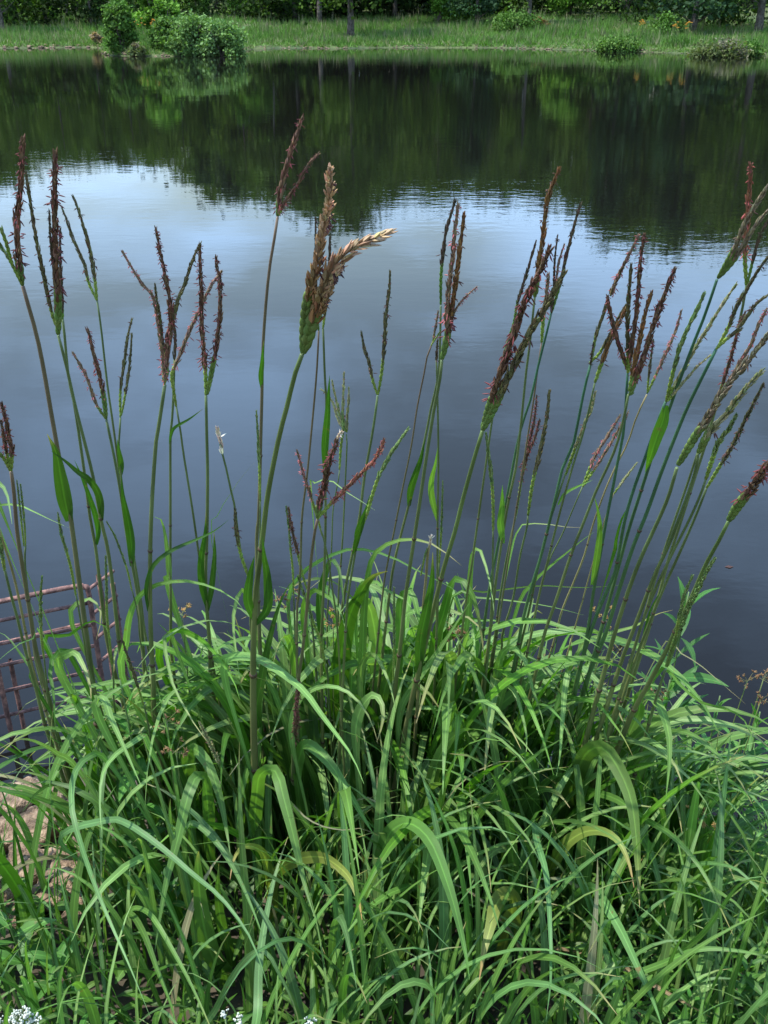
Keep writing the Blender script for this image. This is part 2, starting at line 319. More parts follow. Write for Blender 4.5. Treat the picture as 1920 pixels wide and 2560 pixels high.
S('straight stalk with twin tall maroon spikes forming a narrow pair', 9, 1.6, 2.1,
  [(515,990),(517,1095),(519,1194),(517,1350),(514,1430),(517,1517),(525,1622),(530,1720)],
  [('m',15,.2,[(515,990),(513,920),(505,823),(503,726),(500,629),(500,609)]),('m',15,.28,[(518,988),(531,920),(538,882),(548,804),(550,707),(542,668),(540,637)])],
  [(20,'d',[(520,1525),(506,1467),(502,1408),(513,1330),(515,1280)]),(17,'d',[(520,1525),(530,1467),(537,1389),(535,1327)])])
S('short stalk ending in a bleached broken flower tip above an olive beaded spike', 6, 1.75, 2.1,
  [(550,1110),(556,1135),(563,1160),(579,1233),(587,1268),(596,1340),(606,1400),(622,1439),(626,1520),(630,1600)],
  [('w',12,.0,[(556,1135),(553,1110),(547,1088),(542,1068)]),('o',12,.5,[(622,1445),(603,1389),(591,1330),(587,1272)])])
S('tallest slim stalk with dark maroon forked spikes standing against the reflected trees', 9, 1.6, 2.05,
  [(694,543),(687,590),(674,668),(666,745),(660,823),(656,900),(655,979),(652,1095),(650,1180),(647,1290),(642,1400)],
  [('m',18,.1,[(694,543),(701,481),(713,427),(732,364),(757,291)]),('m',11,.12,[(697,540),(705,520),(721,493),(740,466),(756,438),(771,411),(796,384)])],
  [(14,'d',[(654,970),(652,940),(655,910),(657,880),(660,850)])], 'p')
S('thick stalk with the two largest tan seed spikes, one upright and one bent right', 15, 1.0, 1.85,
  [(755,886),(736,940),(717,1018),(697,1095),(670,1233),(658,1330),(647,1420),(639,1486),(634,1600),(633,1739),(635,1855),(640,2000),(655,2130)],
  [('t',30,.3,[(757,880),(760,823),(770,745),(789,668),(803,590),(820,512),(825,415)]),('t',38,.28,[(762,870),(783,800),(798,745),(820,687),(851,645),(890,615),(930,598),(969,582),(985,580)]),
   ('t',18,.25,[(780,830),(800,780),(822,730),(838,690),(862,660)])],
  [(26,'d',[(640,1560),(668,1520),(668,1450),(660,1390),(656,1340)]),(26,'d',[(636,1550),(620,1500),(626,1440),(636,1390)])], 'o')
S('thin brownish stalk with a needle like dark spike behind the large tan spikes', 6, 1.35, 2.0,
  [(797,828),(791,940),(777,1095),(767,1194),(755,1292),(752,1389),(748,1480),(742,1560)],
  [('d',9,.2,[(797,828),(791,750),(790,690),(789,609),(789,543)])], (), 'p')
S('green stalk with light green beads beneath the bent tan spike and a long upright leaf', 7, 1.4, 2.05,
  [(808,823),(812,940),(816,1018),(812,1163),(814,1272),(812,1389),(806,1544),(803,1620)],
  [('d',11,.35,[(808,820),(813,773),(822,700),(824,660),(825,590)]),('o',8,.2,[(808,815),(816,760),(824,700),(835,640)])],
  [(21,'d',[(812,1175),(813,1110),(818,1050),(822,980),(824,938)])])
S('small stalk with a brush of four thin straw coloured spikes at mid picture', 5, 1.9, 2.15,
  [(866,1085),(868,1097),(862,1233),(858,1320),(853,1400),(846,1500)],
  [('y',9,.1,[(866,1080),(849,1056),(833,1010),(818,986),(802,973)]),('y',9,.1,[(866,1080),(853,1049),(843,1010),(833,967),(830,949)]),('y',9,.1,[(866,1080),(858,1041),(858,998),(860,940),(860,930)]),('y',9,.1,[(867,1082),(868,1037),(872,998),(872,967)])])
S('thin stalk with short yellow green spike hanging just behind the foreground maroon spike', 4, 1.9, 2.15,
  [(849,1175),(847,1195),(833,1272),(829,1369),(822,1480),(818,1580)], [('g',10,.6,[(849,1175),(852,1120),(858,1070),(855,1030)])])
S('bare slender stalk splitting into a clean V of two dark olive spikes', 8, 1.7, 2.1,
  [(944,990),(938,1037),(929,1095),(911,1194),(899,1292),(880,1389),(864,1467),(853,1544),(846,1640)],
  [('o',11,.3,[(944,988),(932,951),(923,909),(911,874),(903,829)]),('o',12,.3,[(945,988),(954,932),(960,870),(965,784),(973,726),(975,679)])],
  [(15,'d',[(889,1365),(893,1330),(904,1300),(916,1270),(925,1235)])])
S('foreground stalk with three spread red brown spikes, the middle one thick and dark', 9, 1.2, 1.9,
  [(794,1299),(787,1330),(777,1408),(767,1525),(757,1622),(746,1700),(740,1778),(735,1860),(733,1960),(735,2060)],
  [('m',21,.12,[(794,1297),(798,1262),(808,1223),(818,1175),(833,1128),(843,1096)]),('p',9,.3,[(792,1292),(775,1233),(759,1187),(742,1124)]),('r',13,.22,[(798,1292),(829,1257),(864,1222),(903,1183),(934,1152),(952,1121),(960,1099)]),
   ('w',8,0,[(843,1096),(848,1086),(855,1078)]),('m',13,0,[(737,1848),(741,1790),(744,1740),(747,1700)])], (), 'p')
S('thin green stalk curving down right beside the three spread red brown spikes', 5, 1.45, 1.95,
  [(800,1318),(810,1350),(822,1408),(833,1486),(841,1544),(849,1661),(853,1778)], [('g',8,.7,[(806,1340),(798,1310),(793,1285)])])
S('small stalk with a lone green jointed spike left of centre', 5, 1.8, 2.1,
  [(734,1486),(736,1540),(738,1600),(740,1680)], [('g',8,.5,[(734,1490),(732,1428),(726,1369),(721,1311),(715,1264)])])
S('small stalk with a maroon topped spike over lime green beads left of centre', 6, 1.8, 2.1,
  [(768,1474),(776,1530),(784,1600),(790,1680)], [('m',10,.45,[(768,1474),(756,1435),(742,1373),(730,1323),(721,1268)])])
S('small stalk with a yellow green spike bowed down among the leaves', 6, 1.75, 2.05,
  [(815,1661),(820,1700),(824,1780),(828,1840)], [('g',10,.6,[(818,1690),(802,1607),(783,1556),(771,1517),(756,1474),(744,1439)])])
S('slim stalk with a plain green spike left of the thick tan spiked stalk', 5, 1.75, 2.1,
  [(651,1253),(650,1330),(648,1440),(646,1560)], [('g',9,.45,[(651,1260),(649,1194),(645,1097),(641,1027)])])
S('stalk with a curved pale green spike and dark stamens pointing up right', 7, 1.55, 2.0,
  [(905,1318),(895,1345),(885,1400),(872,1480),(865,1560)], [('g',13,.5,[(905,1318),(919,1280),(930,1241),(946,1194),(969,1148),(997,1105),(1022,1070)])],
  [(16,'d',[(884,1385),(893,1345),(906,1310),(915,1275)])])
S('slender stalk with a dark thin spike over green beads left of the pink maroon trio', 7, 1.6, 2.1,
  [(1102,765),(1100,862),(1096,940),(1078,1018),(1063,1095),(1040,1190),(1022,1262),(1004,1330),(985,1410),(972,1500)],
  [('d',12,.4,[(1102,763),(1102,707),(1105,660),(1113,590),(1125,543),(1138,500)])],
  [(21,'d',[(1022,1265),(1026,1225),(1038,1185),(1052,1145),(1063,1097)])])
S('thick stalk holding a tight pink maroon and brown trio of spikes near the centre', 10, 1.35, 2.0,
  [(1105,901),(1098,959),(1086,1018),(1067,1136),(1047,1272),(1032,1369),(1020,1447),(1012,1505),(1000,1622),(985,1739),(969,1836)],
  [('m',20,.35,[(1105,901),(1116,850),(1126,800),(1133,740)]),('p',16,0,[(1116,820),(1122,726),(1131,648),(1138,570),(1146,508)]),('b',16,0,[(1128,790),(1137,720),(1146,648),(1156,570),(1161,528)]),('p',7,0,[(1133,784),(1144,765),(1164,742),(1193,716)])])
S('pale green stalk running straight down with a pointed sheath leaf at mid height', 6, 1.6, 2.1,
  [(1091,900),(1094,1000),(1096,1155),(1094,1311),(1093,1505),(1090,1620)], [('d',8,0,[(1091,902),(1092,880),(1094,850)])],
  [(19,'g',[(1093,1300),(1078,1240),(1078,1200),(1088,1160),(1094,1120)])])
S('purple brown wiry stalk with short broken spike and side branch', 5, 1.6, 2.1,
  [(1082,854),(1070,882),(1059,940),(1043,1018),(1028,1117),(1004,1233),(985,1330),(969,1408),(955,1500)],
  [('p',8,.2,[(1082,856),(1088,820),(1096,777)]),('g',6,.6,[(1080,860),(1092,842),(1102,825)])], (), 'p')
S('short stalk with slim green spike and a pink stamen tuft right of centre', 5, 1.7, 2.1,
  [(1098,1408),(1096,1460),(1094,1540)], [('g',8,.4,[(1098,1412),(1102,1350),(1105,1272),(1107,1202)])])
S('dry stalk bleached pale orange with a white frayed tip', 8, 1.7, 2.05,
  [(1074,1362),(1069,1389),(1065,1447),(1059,1505),(1055,1580)], [('w',9,0,[(1074,1364),(1076,1352),(1078,1338)]),('g',7,.6,[(1052,1440),(1060,1400),(1068,1370)])], (), 't')
S('plain stalk with one straight green spike low in the middle of the leaves', 5, 1.6, 1.95,
  [(983,1700),(980,1780),(978,1850)], [('g',9,.4,[(983,1704),(985,1622),(985,1544),(985,1467)])])
S('thick leaning stalk with two long parallel spikes, maroon and olive, right of centre', 12, 1.15, 1.95,
  [(1206,1078),(1183,1155),(1156,1253),(1137,1330),(1113,1408),(1090,1498),(1070,1583),(1047,1680),(1032,1739),(1012,1836),(985,1980),(955,2130)],
  [('m',25,.18,[(1206,1073),(1239,969),(1265,891),(1295,804),(1322,730),(1352,674),(1376,618)]),('o',24,.22,[(1212,1065),(1240,1010),(1265,956),(1300,882),(1330,822),(1361,774),(1387,726),(1413,678)])],
  [(30,'d',[(1047,1690),(1052,1600),(1068,1520),(1080,1450),(1082,1380)])], 'o')
S('upright stalk with a rough orange brown spike higher than its maroon neighbours', 7, 1.4, 2.05,
  [(1337,740),(1326,848),(1315,934),(1302,1065),(1289,1173),(1274,1239),(1258,1330),(1240,1450),(1225,1580)],
  [('b',18,.08,[(1337,745),(1347,660),(1355,609),(1363,535),(1373,483),(1397,424)])],
  [(20,'g',[(1258,1358),(1252,1310),(1256,1262),(1256,1213)])])
S('thin stalk with a slim purple spike left of the two long parallel spikes', 6, 1.5, 2.05,
  [(1274,837),(1269,848),(1252,917),(1238,1000),(1226,1080),(1212,1180),(1195,1300),(1178,1420),(1160,1540)],
  [('d',10,.35,[(1274,837),(1285,804),(1293,761),(1309,709),(1326,652),(1341,600)])])
S('stalk with a dark spike ending highest right of the parallel pair', 7, 1.5, 2.05,
  [(1378,783),(1365,839),(1348,904),(1326,1000),(1304,1065),(1287,1140),(1268,1240),(1245,1360),(1222,1480),(1205,1600)],
  [('d',12,.3,[(1378,785),(1404,696),(1413,652),(1426,600),(1439,552),(1452,509)]),('d',8,0,[(1384,730),(1387,652),(1394,587)]),('p',8,0,[(1388,720),(1397,657),(1411,609)])], (), 'b')
S('stalk with cream green beads and a pink feathery spike between the maroon ones', 5, 1.6, 2.1,
  [(1354,858),(1346,910),(1334,1000),(1318,1100),(1300,1220),(1280,1340)], [('p',14,.4,[(1354,858),(1358,800),(1366,740),(1371,683)])], (), 'p')
S('short green purple spike with pink stamens over the water right of centre', 6, 1.7, 2.1,
  [(1320,1290),(1317,1320),(1300,1391),(1282,1499),(1256,1586),(1250,1650)],
  [('o',13,.35,[(1320,1290),(1330,1217),(1345,1150),(1356,1100),(1367,1043),(1374,974)])])
S('stalk with twin narrow maroon spikes beside the short pink stamened spike', 6, 1.75, 2.1,
  [(1290,1290),(1280,1330),(1262,1420),(1246,1520),(1236,1600)],
  [('m',10,.3,[(1290,1290),(1304,1195),(1311,1151),(1322,1108),(1335,1052),(1342,987)]),('m',10,.1,[(1308,1180),(1320,1130),(1335,1100),(1350,1048)])])
S('thin stalk with an arched light green beaded spike below the thick parallel pair', 6, 1.6, 2.05,
  [(1233,1325),(1232,1400),(1231,1477),(1226,1560),(1222,1620)], [('g',12,.5,[(1233,1330),(1233,1269),(1230,1208),(1224,1152),(1215,1082)])])
S('blue green stalk forked low into two thin green spikes, one lying right', 8, 1.55, 2.05,
  [(1476,913),(1460,978),(1443,1065),(1430,1120),(1408,1165),(1387,1252),(1374,1304),(1352,1391),(1326,1477),(1304,1564),(1290,1640)],
  [('o',11,.4,[(1476,913),(1491,835),(1508,787),(1518,745)]),('o',11,.3,[(1478,905),(1499,882),(1521,843),(1543,800),(1565,761)]),('d',6,0,[(1477,905),(1480,880),(1484,855)])], (), 'b')
S('stalk with chunky brown spike over yellow green beads crossing the forked stalks', 6, 1.55, 2.05,
  [(1487,958),(1473,1021),(1456,1090),(1432,1165),(1400,1280),(1370,1400),(1345,1500),(1325,1600)],
  [('b',15,.3,[(1487,958),(1504,908),(1521,861),(1543,817),(1568,765)])])
S('stalk with a tan ribbed spike tapering down into lime beads along it', 6, 1.65, 2.1,
  [(1413,1186),(1395,1240),(1370,1320),(1345,1420),(1322,1530),(1300,1620)], [('y',12,.35,[(1413,1190),(1430,1143),(1443,1108),(1460,1065),(1478,1021),(1489,978)])])
S('stalk with a dense bunch of four crossing spikes, right of centre', 8, 1.35, 2.0,
  [(1569,934),(1565,1000),(1558,1086),(1545,1150),(1534,1210),(1517,1295),(1500,1390),(1482,1490),(1465,1600)],
  [('m',15,.12,[(1569,926),(1547,861),(1534,817),(1523,770),(1519,739)]),('o',14,.2,[(1571,920),(1569,826),(1571,761),(1575,696),(1578,659)]),('m',15,.1,[(1575,900),(1588,804),(1595,730),(1601,652),(1611,583)]),('p',13,0,[(1526,739),(1543,696),(1565,652),(1582,618),(1597,585)])],
  [(19,'g',[(1480,1462),(1492,1391),(1499,1325),(1493,1269),(1484,1239)])], 'b')
S('stout stalk with two broad maroon spikes opening like a V, right side', 8, 1.3, 2.0,
  [(1571,987),(1560,1043),(1543,1108),(1522,1160),(1491,1226),(1460,1304),(1426,1391),(1391,1499),(1361,1586),(1335,1700)],
  [('b',17,.15,[(1573,980),(1591,891),(1604,826),(1617,770),(1630,726)]),('m',18,.15,[(1577,978),(1604,904),(1625,839),(1647,774),(1669,717),(1688,670)])])
S('thin tan stalk with a delicate purple spike curving right', 5, 1.7, 2.15,
  [(1617,987),(1591,1043),(1569,1108),(1540,1165),(1513,1226),(1482,1313),(1460,1391),(1434,1456),(1404,1530),(1380,1620)],
  [('p',10,.25,[(1619,982),(1651,913),(1673,865),(1691,822),(1704,774)]),('o',8,.3,[(1618,985),(1623,930),(1634,848)])], (), 't')
S('stalk with a bright green drooping leaf and pale ribbed green spikes', 9, 1.4, 2.0,
  [(1664,1005),(1640,1065),(1610,1152),(1582,1230),(1560,1310),(1539,1425),(1521,1469),(1482,1564),(1443,1694),(1425,1780)],
  [('g',15,.3,[(1666,1000),(1686,917),(1699,869),(1721,817),(1743,774),(1762,730)]),('y',14,.15,[(1672,990),(1708,926),(1725,891),(1751,848),(1782,800),(1812,752),(1842,709)]),('y',9,.2,[(1674,998),(1690,978),(1712,952),(1743,917),(1777,887)])],
  [(32,'h',[(1664,1013),(1658,1050),(1642,1090),(1628,1135),(1613,1180)])], 'b')
S('far right upright reddish spike with green beads on a thin stem', 8, 1.4, 2.1,
  [(1866,715),(1851,796),(1830,880),(1800,980),(1770,1090),(1735,1200),(1700,1310),(1665,1420),(1635,1530)],
  [('r',16,.28,[(1866,715),(1862,631),(1866,560),(1873,479),(1877,409)]),('d',11,.35,[(1868,712),(1885,640),(1900,590),(1922,548)])])
S('dark blue green stalk with a green pod splitting into two grey brown spikes', 9, 1.25, 2.05,
  [(1792,700),(1764,783),(1738,848),(1712,917),(1686,987),(1660,1060),(1634,1130),(1605,1220),(1570,1330),(1540,1440)],
  [('t2',17,.3,[(1794,698),(1834,626),(1860,565),(1886,518),(1922,462)]),('t2',17,.3,[(1796,696),(1842,639),(1868,596),(1894,557),(1924,522)])], (), 'b')
S('deep green stalk forked near the right edge into brown green curved spikes', 10, 1.3, 2.0,
  [(1790,874),(1760,934),(1721,1013),(1690,1087),(1651,1187),(1617,1282),(1582,1369),(1547,1477),(1513,1586),(1469,1694),(1445,1780)],
  [('o',14,.25,[(1792,872),(1808,843),(1825,809),(1842,765),(1868,722),(1894,678),(1922,640)]),('o',13,.25,[(1795,868),(1816,848),(1842,826),(1864,796),(1890,761),(1922,736)])], (), 'b')
S('stalk with maroon spikes glowing pink against the water at the right edge', 7, 1.45, 2.05,
  [(1800,985),(1775,1050),(1745,1130),(1715,1220),(1680,1320),(1640,1440),(1605,1560)],
  [('p',13,.12,[(1804,980),(1829,943),(1851,904),(1877,861),(1894,817),(1918,770)]),('m',11,.1,[(1800,980),(1821,913),(1834,869),(1847,817),(1864,778)])])
S('robust stalk with a fat grey brown ribbed spike and swollen green base at right', 11, 1.15, 1.95,
  [(1692,1170),(1669,1247),(1634,1326),(1604,1391),(1570,1480),(1535,1590),(1505,1700)],
  [('t2',24,.28,[(1694,1165),(1738,1091),(1760,1060),(1786,1017),(1816,969),(1851,926),(1886,882),(1924,830)])])
S('stalk with a light tan green ribbed spike parallel below the fat grey brown one', 10, 1.2, 1.95,
  [(1745,1135),(1738,1180),(1708,1269),(1669,1369),(1638,1434),(1604,1521),(1570,1610),(1547,1673)],
  [('y',23,.2,[(1745,1135),(1773,1082),(1808,1043),(1842,1000),(1877,956),(1907,926)])])
S('stalk with a shorter green spike tucked between the ribbed spikes at right', 8, 1.25, 1.95,
  [(1764,1200),(1750,1240),(1721,1304),(1677,1391),(1643,1464),(1610,1545),(1580,1640)],
  [('g',17,.4,[(1764,1200),(1780,1151),(1795,1108),(1821,1073),(1842,1034)])])
S('stalk with a slim dark green spike lowest of the parallel group at right', 8, 1.3, 1.95,
  [(1766,1221),(1755,1250),(1735,1300),(1695,1391),(1655,1480),(1615,1580),(1585,1660)],
  [('o',14,.25,[(1766,1221),(1808,1151),(1834,1108),(1860,1056),(1886,1004),(1910,956)])])
S('long brown stalk arching out to the right edge with a dark heavy spike', 12, 1.1, 1.9,
  [(1821,1304),(1795,1356),(1764,1412),(1730,1490),(1690,1573),(1660,1638),(1625,1703),(1582,1781),(1550,1860)],
  [('m',27,.4,[(1821,1304),(1842,1269),(1868,1234),(1894,1195),(1926,1150)])], (), 'o')
S('low stalk with pale green ribbed spikes and a tuft of purple stamens at right', 8, 1.3, 1.9,
  [(1664,1673),(1645,1730),(1625,1800),(1605,1870)],
  [('g',16,.3,[(1666,1668),(1686,1608),(1699,1573),(1721,1521),(1743,1477),(1764,1434),(1788,1395)]),('g',12,.3,[(1690,1590),(1700,1534),(1712,1486),(1732,1438)])])
S('wiry stalk with a feathery pink pair of spikes over the dark water', 4, 1.8, 2.15,
  [(1456,1217),(1434,1269),(1404,1339),(1374,1399),(1350,1480),(1325,1580)],
  [('p',11,.25,[(1458,1212),(1486,1143),(1504,1113),(1526,1078),(1552,1035)]),('p',11,.25,[(1460,1212),(1508,1139),(1539,1087),(1571,1030)])],
  [(9,'g',[(1395,1262),(1413,1234),(1443,1217),(1482,1200)])])
S('very thin tan stalk with a small straw spike right of the feathery pink pair', 4, 1.8, 2.15,
  [(1534,1234),(1515,1290),(1490,1380),(1465,1470),(1440,1560)], [('y',8,.2,[(1534,1236),(1547,1217),(1569,1187),(1593,1156)])], (), 't')
S('stalk cut by the left edge with pink maroon spikes over a green pod', 11, 1.4, 2.0,
  [(28,1179),(35,1233),(43,1330),(58,1428),(74,1525),(89,1622),(109,1700),(125,1760),(140,1850)],
  [('m',15,.25,[(28,1179),(29,1130),(23,1097),(16,1058),(4,1010)]),('m',12,.35,[(26,1175),(12,1110),(2,1050)]),('g',12,.9,[(26,1178),(12,1150),(0,1135)])], (), 'p')
S('pair of thin green spikes beside the left edge stalk', 6, 1.6, 2.1,
  [(64,1365),(62,1400),(68,1470),(82,1570),(96,1680)], [('g',7,.4,[(64,1368),(62,1320),(58,1272),(51,1210)]),('g',7,.4,[(60,1366),(50,1272),(42,1200)])])
S('stalk with an upright green jointed spike leaning left above the rusty cage', 5, 1.6, 2.1,
  [(190,1486),(196,1520),(210,1600),(225,1680)], [('g',10,.55,[(190,1490),(179,1428),(167,1381),(152,1330),(144,1280)])])
S('fine stalk with a slender light green spike right of the cage corner', 4, 1.7, 2.1,
  [(330,1474),(345,1540),(358,1640)], [('g',7,.4,[(330,1478),(319,1428),(303,1381),(288,1342),(266,1303)])])
S('stalk with a beaded yellow green spike right beside the cage corner post', 5, 1.6, 2.05,
  [(280,1661),(284,1700),(290,1790)], [('g',9,.6,[(280,1665),(276,1622),(268,1544),(266,1467),(264,1389)])])
S('short stalk with a greenish brown spike in front of the cage bars', 5, 1.5, 2.0,
  [(110,1640),(116,1700),(128,1790)], [('g',10,.4,[(110,1645),(103,1583),(101,1505),(105,1439)])])
S('yellowish stalk at the left edge leaning in front of the cage', 7, 1.5, 2.0,
  [(-4,1320),(31,1428),(50,1510),(68,1600),(90,1700)], [('g',8,.3,[(-4,1322),(-12,1270),(-20,1220)])], (), 't')
S('dark green stalk at the left edge with a short thick green spike', 8, 1.45, 1.95,
  [(12,1425),(27,1486),(43,1544),(62,1622),(89,1719),(120,1836)], [('g',13,.4,[(12,1428),(6,1390),(-2,1340)])])
S('stalk with a thin speckled olive spike crossing the leaves at lower left', 5, 1.55, 1.95,
  [(360,1762),(372,1820),(386,1900)], [('o',9,.3,[(360,1766),(342,1708),(323,1653),(307,1603)])])
S('low stalk with a reddish tipped spike and green beads lying among the leaves', 6, 1.4, 1.85,
  [(605,2010),(625,2060),(645,2120)], [('y',12,.45,[(605,2012),(580,1960),(555,1921),(525,1860),(498,1805)])])

